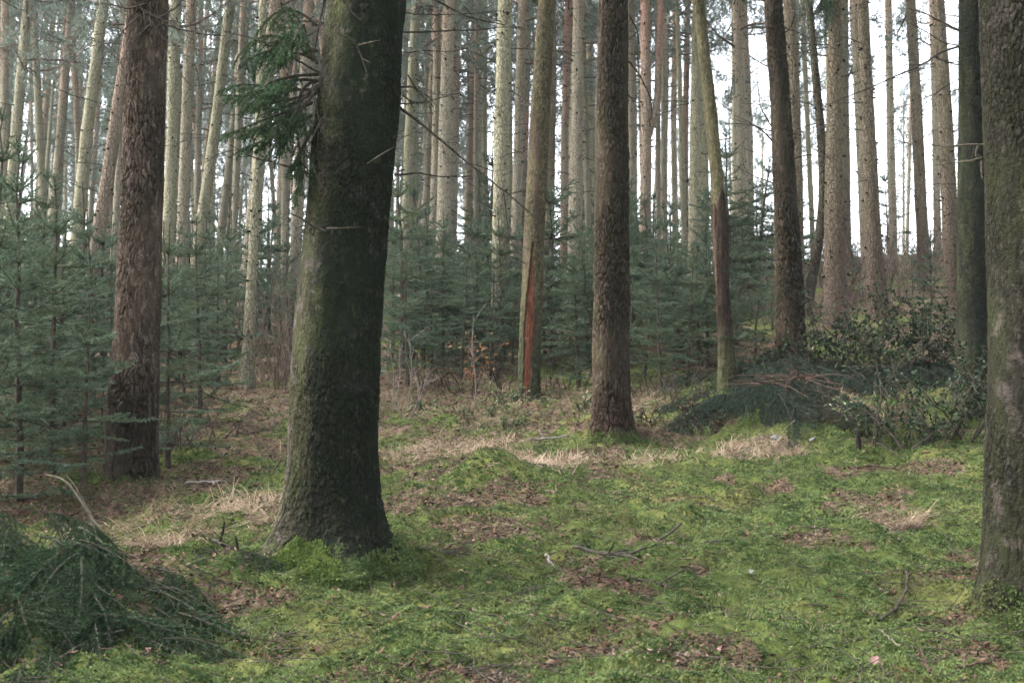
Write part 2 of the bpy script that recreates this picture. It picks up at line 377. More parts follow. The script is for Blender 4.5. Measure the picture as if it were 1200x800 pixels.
M['pinkleaf'] = simple('pink_brown_leaf', (0.11, 0.055, 0.045), (0.15, 0.085, 0.07), 20, 0.6, 0.3)
M['paleleaf'] = simple('pale_leaf', (0.07, 0.072, 0.072), (0.12, 0.12, 0.12), 20, 0.5, 0.4)
M['orangewood'] = simple('orange_wood', (0.09, 0.036, 0.024), (0.15, 0.06, 0.038), 25)

def ground_mat():
    m = NT('forest_floor'); co = m.objco(shift=False)
    s = m.attr('straw'); l = m.attr('litter')
    nA = m.noise(co, 1.1, 4); nB = m.noise(co, 7, 5, 0.7); nC = m.noise(co, 40, 4, 0.7); nD = m.noise(co, 16, 4, 0.65)
    moss = m.mix(m.step(nB, 0.35, 0.66), (0.030, 0.042, 0.014), (0.075, 0.095, 0.026)); moss = m.mix(m.step(nA, 0.48, 0.64), moss, (0.10, 0.105, 0.034))
    moss = m.mix(m.math('MULTIPLY', m.step(nD, 0.52, 0.68), 0.6), moss, (0.05, 0.05, 0.022))
    lit = m.mix(m.step(nD, 0.38, 0.62), (0.045, 0.032, 0.022), (0.10, 0.07, 0.048)); lit = m.mix(m.step(nC, 0.52, 0.7), lit, (0.20, 0.15, 0.12))
    lit = m.mix(m.math('MULTIPLY', m.step(nB, 0.52, 0.62), 0.55), lit, (0.065, 0.085, 0.024))
    str_ = m.mix(m.step(nC, 0.35, 0.65), (0.085, 0.065, 0.045), (0.19, 0.145, 0.10))
    w = m.math('MULTIPLY', m.math('SUBTRACT', nD, 0.5), 1.1)
    col = m.mix(m.step(m.math('ADD', l, w), 0.3, 0.7), moss, lit); col = m.mix(m.step(m.math('ADD', s, w), 0.35, 0.75), col, str_)
    b = m.math('ADD', nC, m.math('MULTIPLY', nD, 1.3))
    return m.fin(col, 0.98, 0.04, b, 0.03, 0.9)

# ------------------------------------------------------------------ ground sheet
def build_ground():
    th_f = np.radians(np.linspace(-36, 36, 680)); th_c = np.radians(np.concatenate([np.linspace(36.6, 90, 60), np.linspace(92, 268, 60), np.linspace(270, 323.4, 60)]))
    th = np.concatenate([th_f, th_c]); nt = len(th)
    r = np.concatenate([np.geomspace(0.4, 4.6, 26)[:-1], np.geomspace(4.6, 17, 340)[:-1], np.geomspace(17, 75, 150)[:-1], np.geomspace(75, 500, 18)])
    R, T = np.meshgrid(r, th, indexing='ij')
    X = R * np.sin(T); Y = R * np.cos(T) - 0.6
    Z = ground(X, Y, fine=True)
    s, l = masks(X.ravel(), Y.ravel())
    Z = Z + (0.03 * (vn(X / 0.035, Y / 0.035, 12) - 0.5)) * l.reshape(X.shape)
    nr = len(r); g = Geo()
    V = np.stack([X, Y, Z], -1).reshape(-1, 3)
    V = np.vstack([V, [[0, -0.6, gz(0, -0.6)]]])
    i = np.arange(nr - 1)[:, None]; j = np.arange(nt)[None]; j2 = (j + 1) % nt
    q = np.stack(np.broadcast_arrays(i * nt + j, i * nt + j2, (i + 1) * nt + j2, (i + 1) * nt + j), -1).reshape(-1, 4)[:, ::-1]
    g.add(V, q); g.f.append(np.stack([j2[0], j[0], np.full(nt, len(V) - 1)], 1)); g.m.append(np.zeros(nt))
    o = g.build('ground', ground_mat(), smooth=True, attrs={'straw': np.append(s, 0), 'litter': np.append(l, 0)})
    tag(o, kind='structure')
build_ground()

# ------------------------------------------------------------------ trunks
def worley(u, v, nu, seed):
    """u in cells, periodic over nu"""
    r = np.random.default_rng(seed); NV = 512
    JU = r.random((nu, NV)); JV = r.random((nu, NV)); ID = r.random((nu, NV))
    iu = np.floor(u).astype(int); iv = np.floor(v).astype(int)
    f1 = np.full(u.shape, 9.0); f2 = np.full(u.shape, 9.0); idd = np.zeros(u.shape)
    for a in (-1, 0, 1):
        for b in (-1, 0, 1):
            cu = (iu + a) % nu; cv = (iv + b) % NV
            d = np.hypot(iu + a + JU[cu, cv] - u, iv + b + JV[cu, cv] - v)
            near = d < f1
            f2 = np.where(near, f1, np.minimum(f2, d)); idd = np.where(near, ID[cu, cv], idd); f1 = np.where(near, d, f1)
    return f1, f2, idd

def vnp(u, v, N, seed):
    T = _TABS.setdefault(seed, _tab(seed + 100)); ui = np.floor(u).astype(int); vi = np.floor(v).astype(int); fu = u - ui; fv = v - vi
    fu = fu * fu * (3 - 2 * fu); fv = fv * fv * (3 - 2 * fv); a0 = ui % N; a1 = (ui + 1) % N
    return (T[a0, vi & 255] * (1 - fu) + T[a1, vi & 255] * fu) * (1 - fv) + (T[a0, (vi + 1) & 255] * (1 - fu) + T[a1, (vi + 1) & 255] * fu) * fv
def fbmp(t, h, N, vs, seed, oct=3):
    o = 0; a = 0.5; n = 0
    for i in range(oct):
        o = o + a * vnp(t * N * 2 ** i, h * vs * 2 ** i + 31 * i, N * 2 ** i, seed + i); n += a; a *= 0.5
    return o / n
def trunk_mesh(name, parent, mat, H, cen, rad, nseg, hs, flare=(0.5, 0.22, 5, 0.0), bark=None, seed=0, smooth=True, post=None, wob=0.02, stubs=0):
    """cen(h)->(x,y) offsets, rad(h)->radius; hs ring heights"""
    hs = np.asarray(hs); th = np.linspace(0, 2 * PI, nseg, endpoint=False)
    Hh, T = np.meshgrid(hs, th, indexing='ij')
    cx, cy = cen(hs); R = rad(hs)[:, None] * np.ones_like(T)
    fa, fd, lobes, ph = flare
    hh = np.maximum(Hh, -0.05)
    lob = 0.5 + 0.5 * np.cos(lobes * T + ph + 0.9 * np.sin(T * 2 + seed))
    R = R * (1 + fa * np.exp(-hh / fd) * (0.55 + 0.9 * lob))
    x_, y_ = np.cos(T), np.sin(T)
    R = R * (1 + wob * 2 * (vn(x_ * 1.3 + 7 + Hh * 1.5, y_ * 1.3 + Hh * 0.7 + seed, 51) - 0.5) + wob * (fbm(x_ * 3 + 9, y_ * 3 + Hh * 4 + seed * 3, 52, 3) - 0.5))
    crack = np.zeros_like(R); cell = np.full_like(R, 0.5)
    if bark:
        cu, cv, dep, cw = bark[:4]; fis = bark[4] if len(bark) > 4 else 0.5
        r0 = float(np.mean(rad(np.array([1.0])))); circ = 2 * PI * r0; nu = max(6, int(round(circ / cu))); tt = T / (2 * PI)
        N5 = max(4, int(circ / 0.09))
        wu = fbmp(tt, Hh, N5, 6.0, 61 + seed, 4) - 0.5; wv = fbmp(tt, Hh, N5, 5.0, 71 + seed, 4) - 0.5
        big = fbmp(tt, Hh, max(3, int(circ / 0.4)), 1.3, 161 + seed, 3)                      # how scaly the bark is here
        amp = 0.35 + 1.3 * sm(0.3, 0.7, big)
        f1, f2, idd = worley(tt * nu + wu * 2.6, Hh / cv + 60 + wv * 2.0, nu, 200 + seed)
        c1 = 1 - sm(0.0, cw, f2 - f1)
        f1b, f2b, idb = worley(tt * nu * 2 + wu * 5 + 0.3 * idd, Hh / cv * 2.3 + 60 + wv * 4.5, nu * 2, 300 + seed)
        c2 = 1 - sm(0, cw * 1.2, f2b - f1b)
        rid = np.abs(fbmp(tt + wu * 0.02, Hh + wv * 0.1, max(5, int(circ / (cu * 2.2))), 0.34 / cv, 171 + seed, 3) - 0.5) * 2     # long fissures
        c3 = (1 - sm(0.02, 0.16, rid)) * fis * (0.4 + 0.8 * sm(1.6, 0.0, Hh))
        crack = np.clip(np.maximum(np.maximum(c1 * np.clip(amp, 0, 1), 0.4 * c2 * amp), c3), 0, 1)
        cell = np.clip(0.45 * idd + 0.3 * idb + 0.25 * big, 0, 1)
        fine = fbmp(tt, Hh, max(8, int(circ / 0.025)), 30, 181 + seed, 2) - 0.5
        R = R + dep * (0.5 - crack) * (0.4 + 0.6 * amp) + dep * 0.7 * (cell - 0.5) * amp + dep * 0.6 * fine + 0.012 * (big - 0.5)
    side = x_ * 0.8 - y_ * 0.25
    if post: R, extra = post(R, T, Hh)
    else: extra = {}
    V = np.stack([cx[:, None] + R * x_, cy[:, None] + R * y_, Hh], -1).reshape(-1, 3)
    n = len(hs); i = np.arange(n - 1)[:, None]; j = np.arange(nseg)[None]; j2 = (j + 1) % nseg
    q = np.stack(np.broadcast_arrays(i * nseg + j, i * nseg + j2, (i + 1) * nseg + j2, (i + 1) * nseg + j), -1).reshape(-1, 4)
    g = Geo(); g.add(V, q)
    at = {'crack': crack, 'cell': cell, 'h': Hh, 'side': side}; at.update(extra)
    if stubs:
        rr = np.random.default_rng(seed + 5000); at['knot'] = np.zeros(len(V)); P0 = []; P1 = []; z = 0.6 + rr.random() * 0.4
        while z < 12:
            for q in range(int(rr.integers(2, 6))):
                zz = z + rr.normal() * 0.05; a = rr.random() * 2 * PI; x0, y0 = cen(np.array([zz])); R0 = rad(np.array([zz]))[0]; dd = np.array([math.cos(a), math.sin(a), 0.25 * rr.normal()])
                p = np.array([x0[0], y0[0], zz]); P0.append(p + dd * R0 * 0.8); P1.append(p + dd * (R0 + stubs * rr.uniform(0.4, 1.6)))
            z += rr.uniform(0.25, 0.5)
        n0 = len(V); rs_ = rr.uniform(0.014, 0.026, len(P0)); g.segs(P0, P1, rs_, rs_ * 0.6, 5); n1 = g.n - n0
        base_at = {k: np.asarray(v).ravel() for k, v in at.items()}; zst = np.concatenate(g.v)[n0:, 2]
        at = {k: np.concatenate([v, {'cell': np.full(n1, 0.5), 'h': zst, 'knot': np.ones(n1)}.get(k, np.zeros(n1))]) for k, v in base_at.items()}
    return g.build(name, mat, parent, smooth=smooth, attrs=at)

def pix_trunk(base, pix, d):
    """offset functions from photo pixels (px, py, width px) at depth d; base is the foot point"""
    pix = sorted(pix, key=lambda p: -p[1])
    P = np.array([pt(a, b, d) for a, b, w in pix]); W = np.array([w * d / F / 2 / (cP) for a, b, w in pix])
    h = P[:, 2] - base[2]; x = P[:, 0] - base[0]
    hk = list(h); xk = list(x); rk = list(W)
    if hk[0] > 0.3:
        s = (xk[1] - xk[0]) / max(0.3, hk[1] - hk[0]); hk.insert(0, -0.3); xk.insert(0, xk[0] - s * (hk[1] + 0.3)); rk.insert(0, rk[0] * 1.03)
    s = (xk[-1] - xk[-2]) / max(0.3, hk[-1] - hk[-2])
    t = hk[-1]; k = 0
    while t < 22:
        t += 3; s *= 0.75; k += 1
        hk.append(t); xk.append(xk[-1] + s * 3); rk.append(max(0.03, rk[-1] * (0.90 if t < 12 else 0.72)))
    hk, xk, rk = map(np.array, (hk, xk, rk))
    def smooth(hq, yk):
        o = np.zeros_like(hq)
        for dd in (-0.5, -0.25, 0, 0.25, 0.5): o = o + np.interp(hq + dd, hk, yk)
        return o / 5
    return (lambda hq: (smooth(hq, xk), np.zeros_like(hq))), (lambda hq: smooth(hq, rk))

# ---- shared crowns and dead branches for pines
def polyline(p, d, L, n, bend, r, jit=0.12):
    """random walk branch"""
    P = [np.array(p, float)]; d = np.array(d, float)
    for i in range(n):
        d = d + np.array([0, 0, bend]) / n + r.normal(size=3) * jit; d /= np.linalg.norm(d)
        P.append(P[-1] + d * L / n)
    return np.array(P)
def make_crown(seed, z0, z1, reach, nl=26, tufts=1.0):
    r = np.random.default_rng(seed); g = Geo(); tp = []; td = []
    for i in range(nl):
        f = (i + r.random()) / nl; z = z0 + (z1 - z0) * f
        L = reach * (1 - 0.75 * f ** 1.5) * (0.55 + 0.6 * r.random()); a = i * 2.4 + r.normal() * 0.5
        d0 = np.array([math.cos(a), math.sin(a), 0.05 + 0.55 * f + 0.15 * r.normal()])
        P = polyline((0, 0, z), d0 / np.linalg.norm(d0), L, 7, 0.35, r, 0.13)
        g.tube(P, np.linspace(0.035 * (1.2 - f), 0.008, 8), 4, 0)
        for k in range(2, 8):
            for q in range(3):
                dd = nrm(P[k] - P[k - 1]) + r.normal(size=3) * 0.75; dd /= np.linalg.norm(dd)
                Q = polyline(P[k], dd, L * 0.28 * (0.5 + r.random()), 3, 0.4, r, 0.2)
                g.segs(Q[:-1], Q[1:], 0.007, 0.005, 3, 0)
                for w in (1, 2, 3):
                    for _ in range(int(2 * tufts + 0.5 * r.random() + 0.35)):
                        tp.append(Q[w] + r.normal(size=3) * 0.07); td.append(nrm(Q[w] - Q[w - 1]) + np.array([0, 0, 0.5]) + r.normal(size=3) * 0.5)
    tp = np.array(tp); td = nrm(np.array(td))
    g.needles(tp, tp + td * 0.18, 120, 0.10, 0.016, 1, lean=0.7, r=r)
    return g
def make_dead(seed, z0, z1, n, L0):
    r = np.random.default_rng(seed); out = []
    for i in range(n):
        g = Geo(); out.append(g)
        z = z0 + (z1 - z0) * (i + r.random()) / n; a = r.random() * 2 * PI
        L = L0 * (0.25 + 0.9 * r.random() ** 1.5) * (0.5 + 0.6 * (z - z0) / (z1 - z0))
        d = np.array([math.cos(a), math.sin(a), 0.25 * r.normal()])
        P = polyline((0, 0, z), d / np.linalg.norm(d), L, 6, -0.15, r, 0.12)
        g.tube(P, np.linspace(0.011, 0.003, 7), 4, 0)
        for k in range(2, 7):
            for s in range(2):
                if r.random() < 0.75:
                    dd = nrm(P[k] - P[k - 1]) + r.normal(size=3) * 0.6; dd /= np.linalg.norm(dd)
                    Q = polyline(P[k], dd, L * 0.4 * r.random(), 3, -0.1, r, 0.2); g.segs(Q[:-1], Q[1:], 0.004, 0.0022, 3, 0)
    return out
def mesh_of(g, name, mats):
    o = g.build(name, mats); me = o.data; bpy.data.objects.remove(o); return me
CROWNS = [mesh_of(make_crown(i, 6.0 + 0.5 * i, 15.5 + 0.4 * i, 2.7, tufts=0.35), 'crown', [M['limb'], M['needle_pine']]) for i in range(5)]
DEADS = [[mesh_of(g, 'dead_branch', [M['deadwood']]) for g in make_dead(30 + i, 1.8, 9.5, 16, 1.9)] for i in range(5)]

def rings(hv0, hv1, step, H, coarse=0.5):
    return np.concatenate([np.arange(-0.3, hv1, step), np.arange(hv1, H, coarse), [H]])

def crown_on(root, cen, k, H, sc=1.0, rz=0.0, zoff=0.0):
    x, y = cen(np.array([9.0 + zoff]))
    c = link('crown', CROWNS[k % 5], root); c.location = (x[0], y[0], zoff); c.rotation_euler = (0, 0, rz); c.scale = (sc, sc, 1)
    return c
def dead_on(root, cen, k, rz=0.0, sc=1.0, zoff=0.0):
    x0, _ = cen(np.array([2.0])); x1, _ = cen(np.array([8.0]))
    s = (x1[0] - x0[0]) / 6
    for me in DEADS[k % 5]:
        c = link('dead_branch', me, root)
        c.location = (x0[0] - s * 2, 0, zoff); c.rotation_euler = (0, math.atan(s), 0); c.scale = (sc, sc, 1)

# ------------------------------------------------------------------ the near trees
def near_tree(name, label, basepx, pix, mat, nseg, step, flare, bark, seed, crown=True, dead=True, post=None, wob=0.03, cat='tree', stubs=0.0):
    base = at_ground(*basepx); d = base[1]
    root = thing(name, label, cat, base)
    cen, rad = pix_trunk(base, pix, d)
    H = 17.0
    vis = (EYE + d * math.tan(math.radians(21))) - base[2] + 0.3
    tr = trunk_mesh('trunk', root, M[mat] if isinstance(mat, str) else mat, H, cen, rad, nseg, rings(-0.3, vis, step, H), flare, bark, seed, post=post, wob=wob, stubs=stubs)
    if crown: crown_on(root, cen, seed, H, 0.9, seed * 1.3, 1.5)
    if dead: dead_on(root, cen, seed)
    return root, base, cen, rad, tr

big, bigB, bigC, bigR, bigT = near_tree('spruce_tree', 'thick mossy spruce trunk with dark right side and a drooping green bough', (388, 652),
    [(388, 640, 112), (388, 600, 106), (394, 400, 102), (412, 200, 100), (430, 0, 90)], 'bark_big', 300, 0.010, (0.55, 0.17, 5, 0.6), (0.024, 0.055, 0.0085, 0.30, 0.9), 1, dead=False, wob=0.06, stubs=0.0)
rgt, rgtB, rgtC, rgtR, rgtT = near_tree('spruce_tree', 'broad grey spruce trunk cut off by the frame, green moss at its foot', (1203, 716),
    [(1205, 690, 96), (1208, 500, 92), (1207, 300, 92), (1200, 100, 95), (1197, 0, 92)], 'bark_right', 300, 0.010, (0.40, 0.2, 5, 2.0), (0.022, 0.055, 0.008, 0.30, 0.8), 2, dead=False)
lp, lpB, lpC, lpR, lpT = near_tree('pine_tree', 'thick red brown pine with deeply cracked bark beside the young spruces', (153, 566),
    [(153, 555, 60), (158, 450, 54), (161, 400, 52), (168, 200, 46), (173, 0, 46)], 'bark_pine', 240, 0.012, (0.12, 0.2, 4, 0.4), (0.040, 0.12, 0.015, 0.30, 1.0), 3, dead=False)
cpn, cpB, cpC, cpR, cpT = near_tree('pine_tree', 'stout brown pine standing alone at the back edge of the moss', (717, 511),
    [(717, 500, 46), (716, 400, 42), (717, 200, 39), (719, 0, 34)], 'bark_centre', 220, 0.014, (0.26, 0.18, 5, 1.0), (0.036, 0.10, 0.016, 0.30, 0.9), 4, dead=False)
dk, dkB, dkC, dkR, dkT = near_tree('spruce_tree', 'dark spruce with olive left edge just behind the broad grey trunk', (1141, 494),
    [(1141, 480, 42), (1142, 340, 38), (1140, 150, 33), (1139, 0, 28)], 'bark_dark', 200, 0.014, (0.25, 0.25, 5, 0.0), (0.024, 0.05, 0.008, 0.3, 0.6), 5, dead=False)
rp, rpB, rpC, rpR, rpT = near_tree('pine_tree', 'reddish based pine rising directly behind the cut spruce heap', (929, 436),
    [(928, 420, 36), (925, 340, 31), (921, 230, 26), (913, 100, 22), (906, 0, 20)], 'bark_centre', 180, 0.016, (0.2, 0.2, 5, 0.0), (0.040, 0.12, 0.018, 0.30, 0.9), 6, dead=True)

# pine with a strip of bark torn off
def torn(R, T, Hh):
    a = np.angle(np.exp(1j * (T + PI / 2 + 0.25 - 0.05 * Hh)))      # facing -Y
    wid = 0.36 * sm(2.3, 1.0, Hh) * (0.35 + 1.3 * fbm(Hh * 5 + (a > 0) * 9, Hh * 0 + 2, 91, 4)) + 0.05
    s = sm(wid + 0.10, wid - 0.05, np.abs(a)) * sm(2.3, 2.1, Hh + 0.3 * (fbm(T * 4, Hh * 2, 92, 2) - 0.5))
    return R - 0.018 * s + 0.008 * np.exp(-((s - 0.3) / 0.2) ** 2) + 0.014 * s * (fbm(T * 14, Hh * 3, 93, 3) - 0.5), {'strip': s}
def strip_mat():
    m = NT('torn_bark'); co = m.objco(shift=False); st = m.objco((1, 1, 0.15), shift=False); sa = m.attr('strip'); ck = m.attr('crack'); cell = m.attr('cell')
    n = m.noise(st, 38, 5, 0.7); n2 = m.noise(co, 60, 3); n3 = m.noise(st, 6, 4); n4 = m.noise(co, 18, 4)
    k = m.math('ADD', m.math('MULTIPLY', cell, 0.5), m.math('MULTIPLY', n4, 0.5))
    col = m.mix(m.step(k, 0.3, 0.7), (0.055, 0.047, 0.028), (0.15, 0.13, 0.075)); col = m.mix(m.step(n3, 0.45, 0.6), col, (0.085, 0.06, 0.045))
    col = m.mix(m.math('MULTIPLY', ck, 0.85), col, (0.022, 0.018, 0.013))
    col = m.mix(m.math('MULTIPLY', m.step(m.attr('h'), 1.9, 0.3), 0.7), col, m.mix(m.step(n4, 0.4, 0.6), (0.022, 0.03, 0.018), (0.05, 0.065, 0.032)))
    red = m.mix(m.step(n, 0.3, 0.62), (0.034, 0.017, 0.013), (0.15, 0.056, 0.034)); red = m.mix(m.step(n3, 0.54, 0.64), red, (0.09, 0.05, 0.035)); red = m.mix(m.math('MULTIPLY', m.step(n4, 0.6, 0.7), 0.6), red, (0.24, 0.13, 0.08))
    edge = m.math('MULTIPLY', m.step(sa, 0.05, 0.4), m.step(sa, 0.95, 0.6))
    col = m.mix(m.step(sa, 0.35, 0.65), col, red); col = m.mix(m.math('MULTIPLY', edge, 0.8), col, (0.018, 0.013, 0.01))
    return m.fin(col, 0.95, 0.05, m.math('ADD', n, n2), 0.012, 0.9)
tn, tnB, tnC, tnR, tnT = near_tree('pine_tree', 'slim olive pine with bark torn off showing a long orange red strip', (619, 468),
    [(619, 460, 25), (625, 300, 24), (632, 150, 23), (641, 0, 19)], strip_mat(), 160, 0.018, (0.12, 0.2, 4, 0.0), (0.026, 0.05, 0.008, 0.3, 0.6), 7, post=torn, dead=True)

# snag: dark broken lower half, olive above
def snagm():
    m = NT('rotten_trunk'); co = m.objco(shift=False); st = m.objco((1, 1, 0.12), shift=False); h = m.attr('h'); ck = m.attr('crack'); cell = m.attr('cell')
    n = m.noise(st, 34, 5, 0.7); n2 = m.noise(co, 50, 3); n3 = m.noise(st, 6, 4); n4 = m.noise(co, 16, 4)
    low = m.mix(m.step(n, 0.35, 0.65), (0.018, 0.014, 0.011), (0.058, 0.040, 0.030)); low = m.mix(m.step(n3, 0.54, 0.62), low, (0.095, 0.066, 0.05))
    low = m.mix(m.step(h, 1.0, 0.2), low, m.mix(m.step(n4, 0.4, 0.6), (0.045, 0.045, 0.025), (0.09, 0.09, 0.05)))
    k = m.math('ADD', m.math('MULTIPLY', cell, 0.5), m.math('MULTIPLY', n4, 0.5))
    up = m.mix(m.step(k, 0.3, 0.7), (0.065, 0.058, 0.032), (0.155, 0.14, 0.08)); up = m.mix(m.math('MULTIPLY', ck, 0.8), up, (0.028, 0.024, 0.016))
    col = m.mix(m.attr('edge'), up, low)
    return m.fin(col, 0.95, 0.05, m.math('ADD', n, n2), 0.02, 1.0)
def snagp(R, T, Hh):
    edge = 2.50 + 0.75 * (fbmp(T / 2 / PI, Hh * 0.3, 7, 2.0, 95, 3) - 0.5)
    s = sm(0.05, -0.04, Hh - edge)
    return R * (1 + 0.20 * s * sm(1.2, 2.4, Hh) + 0.34 * s * (fbmp(T / 2 / PI, Hh, 7, 1.4, 94, 4) - 0.5)), {'edge': s}
sn, snB, snC, snR, snT = near_tree('snag_tree', 'leaning olive tree whose dark rotten lower half has lost its bark', (851, 458),
    [(851, 445, 18), (847, 340, 16.5), (843, 235, 15), (833, 130, 14), (818, 0, 13)], snagm(), 140, 0.02, (0.12, 0.2, 4, 0.0), (0.026, 0.05, 0.007, 0.3, 0.6), 8, post=snagp, dead=False)

# ---- other trees whose feet can be placed
def mid_tree(label, basepx, pix, mat, seed, name='pine_tree', flare=(0.2, 0.2, 5, 0.0), crown=True, dead=True, nseg=56, step=0.05, group=None):
    return near_tree(name, label, basepx, pix, mat, nseg, step, flare, None, seed, crown=crown, dead=dead, wob=0.045, stubs=0.03)
mid_tree('smooth brown pine with a purplish foot upslope of the leaf bush', (980, 388), [(980, 380, 30), (978, 300, 25), (978, 150, 20), (980, 0, 17)], 'far_brown', 9)
mid_tree('brown pine with slanting trunk, next uphill from the purplish footed pine', (1031, 376), [(1031, 370, 26), (1024, 300, 20), (1018, 150, 15), (1011, 0, 13)], 'far_brown', 10)
mid_tree('grey green slender snag with no bark, standing clear in front of bare brush', (289, 456), [(289, 445, 17), (293, 370, 13), (297, 280, 11), (303, 170, 10), (308, 0, 9)], 'far_olive', 11, dead=False)
mid_tree('thin crooked dark tree curving between two straight brown pines', (945, 372), [(945, 365, 13), (953, 320, 12), (966, 240, 11), (963, 160, 10), (955, 80, 9), (948, 0, 8)], 'far_dark', 12, name='crooked_tree', crown=False)

# ---- background pines: (label, x at y=300, x at y=0, width px, material, depth or None)
BG = [
 ('far slanting pine at the left frame edge', 0, 16, 8, 'far_brown', None),
 ('olive pine with bright algae standing over the tall young spruce', 8, 33, 12, 'far_olive', None),
 ('thin reddish pine fading into grey foliage above the young spruce', 38, 64, 7, 'far_tan', None),
 ('leaning tan pine with whorls of dead stubs behind the young spruces', 58, 84, 10, 'far_tan', None),
 ('olive leaning pine with black branch stubs, left of the twin lean pine', 88, 122, 14, 'far_olive', None),
 ('leaning pine with pinkish upper bark half hidden by the thick red brown pine', 112, 158, 15, 'far_red', 19.0),
 ('thin pink pine glimpsed behind two leaning olive trunks', 126, 150, 8, 'far_red', None),
 ('pale stubby pine close beside the thick red brown pine', 197, 206, 15, 'far_olive', 24.0),
 ('pale stubby pine, second in the pair by the red brown pine', 213, 224, 13, 'far_tan', 27.0),
 ('strongly slanting grey olive pine with a pale torn sliver', 231, 270, 13, 'far_olive', 26.0),
 ('slim slanting pine behind the green hanging bough tips', 256, 286, 9, 'far_tan', None),
 ('tan pine with rough upper bark behind the green hanging bough', 292, 323, 15, 'far_tan', 24.0),
 ('slim pale pine between bough and thick mossy spruce', 326, 342, 10, 'far_tan', None),
 ('tan pine just touching the left edge of the mossy spruce', 346, 362, 13, 'far_tan', 25.0),
 ('olive pine just right of the thick mossy spruce', 475, 488, 12, 'far_olive', 28.0),
 ('thin orange topped pine behind the long dead branch', 497, 506, 8, 'far_red', None),
 ('grey tan pine beside a broader tan pine, thinner of the two', 507, 512, 10, 'far_tan', 30.0),
 ('broad tan pine with pale stubs crossed by the dead branch', 519, 526, 16, 'far_tan', 24.0),
 ('narrow pine touching the broad tan pine on its right', 530, 536, 9, 'far_tan', None),
 ('thin pine with pink top in the bright centre gap', 548, 556, 7, 'far_red', None),
 ('thin olive pine in the bright gap left of the stubby pine', 570, 568, 8, 'far_olive', None),
 ('tall olive pine with dark stubs and one crooked side branch', 586, 592, 18, 'far_olive', 19.0),
 ('olive tan pine between the stubby pine and the torn bark pine', 604, 613, 12, 'far_tan', 27.0),
 ('thin orange pine close behind the olive tan pine', 612, 621, 6, 'far_red', None),
 ('brown pine showing right beside the torn bark pine', 643, 647, 12, 'far_brown', 26.0),
 ('wavy salmon pink pine with bare upper stem', 661, 666, 9, 'far_red', 29.0),
 ('straight tan pine right of the salmon pink pine', 673, 678, 15, 'far_tan', 24.0),
 ('slim pine just right of the stout lone brown pine', 740, 738, 9, 'far_tan', 33.0),
 ('pale pink thin pine left of the straight olive pine pair', 803, 806, 7, 'far_red', 38.0),
 ('straight olive pine behind the leaning rotten tree', 814, 818, 14, 'far_olive', 24.0),
 ('slim olive pine half behind the leaning rotten tree', 827, 824, 9, 'far_olive', 33.0),
 ('pale tan pine alone in the bright gap right of the rotten tree', 869, 864, 12, 'far_tan', 28.0),
 ('slim grey pine in the white gap, left of the reddish based pine', 880, 872, 8, 'far_tan', 38.0),
 ('tan brown pine tucked against the right of the reddish based pine', 934, 925, 16, 'far_brown', 22.0),
 ('grey pine glimpsed left of the slanting brown pine', 1016, 1001, 13, 'far_tan', 26.0),
 ('slim grey pine behind the purplish footed pine', 993, 990, 9, 'far_brown', 33.0),
 ('slender curved grey pine standing in the brightest white gap', 1047, 1041, 9, 'far_tan', 30.0),
 ('mottled grey pine right of the brightest white gap', 1082, 1067, 13, 'far_brown', 26.0),
 ('slim pine between mottled grey pine and olive slanting pine', 1099, 1092, 8, 'far_tan', 36.0),
 ('olive brown slanting pine nearest the dark spruce', 1115, 1099, 17, 'far_brown', 20.0),
]
def bg_tree(label, xb, xt, w, mat, d, seed, group=None, name='pine_tree'):
    if d is None: d = min(46.0, 0.29 * F / w)
    p0 = pt(xb, 300, d); gx = p0[0]
    base = np.array([gx, d, gz(gx, d)])
    for _ in range(3):     # follow the lean down to the ground
        p1 = pt(xt, 0, d); s = (p1[0] - p0[0]) / (p1[2] - p0[2]); base[0] = p0[0] - s * (p0[2] - base[2]); base[2] = gz(base[0], d)
    root = thing(name, label, 'tree', base, group)
    xm = 0.5 * (xb + xt) + rng.normal() * 1.3
    cen, rad = pix_trunk(base, [(xb, 300, w * 1.08), (xm, 150, w), (xt, 0, w * 0.9)], d)
    H = 15 + 3 * rng.random()
    hs = np.concatenate([np.arange(-0.3, 12, 0.16), np.arange(12, H, 0.6), [H]])
    trunk_mesh('trunk', root, M[mat], H, cen, rad, 20, hs, (0.2, 0.25, 4, seed), None, seed, wob=0.07, stubs=0.035)
    crown_on(root, cen, seed, H, 0.75 + 0.3 * rng.random(), rng.random() * 6, rng.uniform(-0.8, 1.4))
    if not group: dead_on(root, cen, seed)
    return root
for i, (lab, xb, xt, w, mat, d) in enumerate(BG):
    bg_tree(lab, xb, xt, w, mat, d, 20 + i)

# forked pine: one trunk, a second stem leaving it
fk = bg_tree('forked reddish pine whose second stem bends out and up', 756, 756, 13, 'far_red', 23.0, 77)
fb = np.array(fk.location); d = 23.0
P = np.array([pt(a, b, d) for a, b in [(757, 165), (762, 148), (768, 135), (771, 110), (772, 60), (774, 0), (776, -120), (777, -250)]]) - fb
g = Geo(); t_ = np.linspace(0, len(P) - 1, 60); PP = np.stack([np.interp(t_, np.arange(len(P)), P[:, k]) for k in range(3)], 1)
g.tube(PP, np.linspace(0.10, 0.05, 60), 16, 0)
o = g.build('side_stem', M['far_red'], fk, smooth=True, attrs={'h': np.concatenate([P[:, 2][np.clip((np.arange(60 * 16) // 16) * len(P) // 60, 0, len(P) - 1)], [9]])})

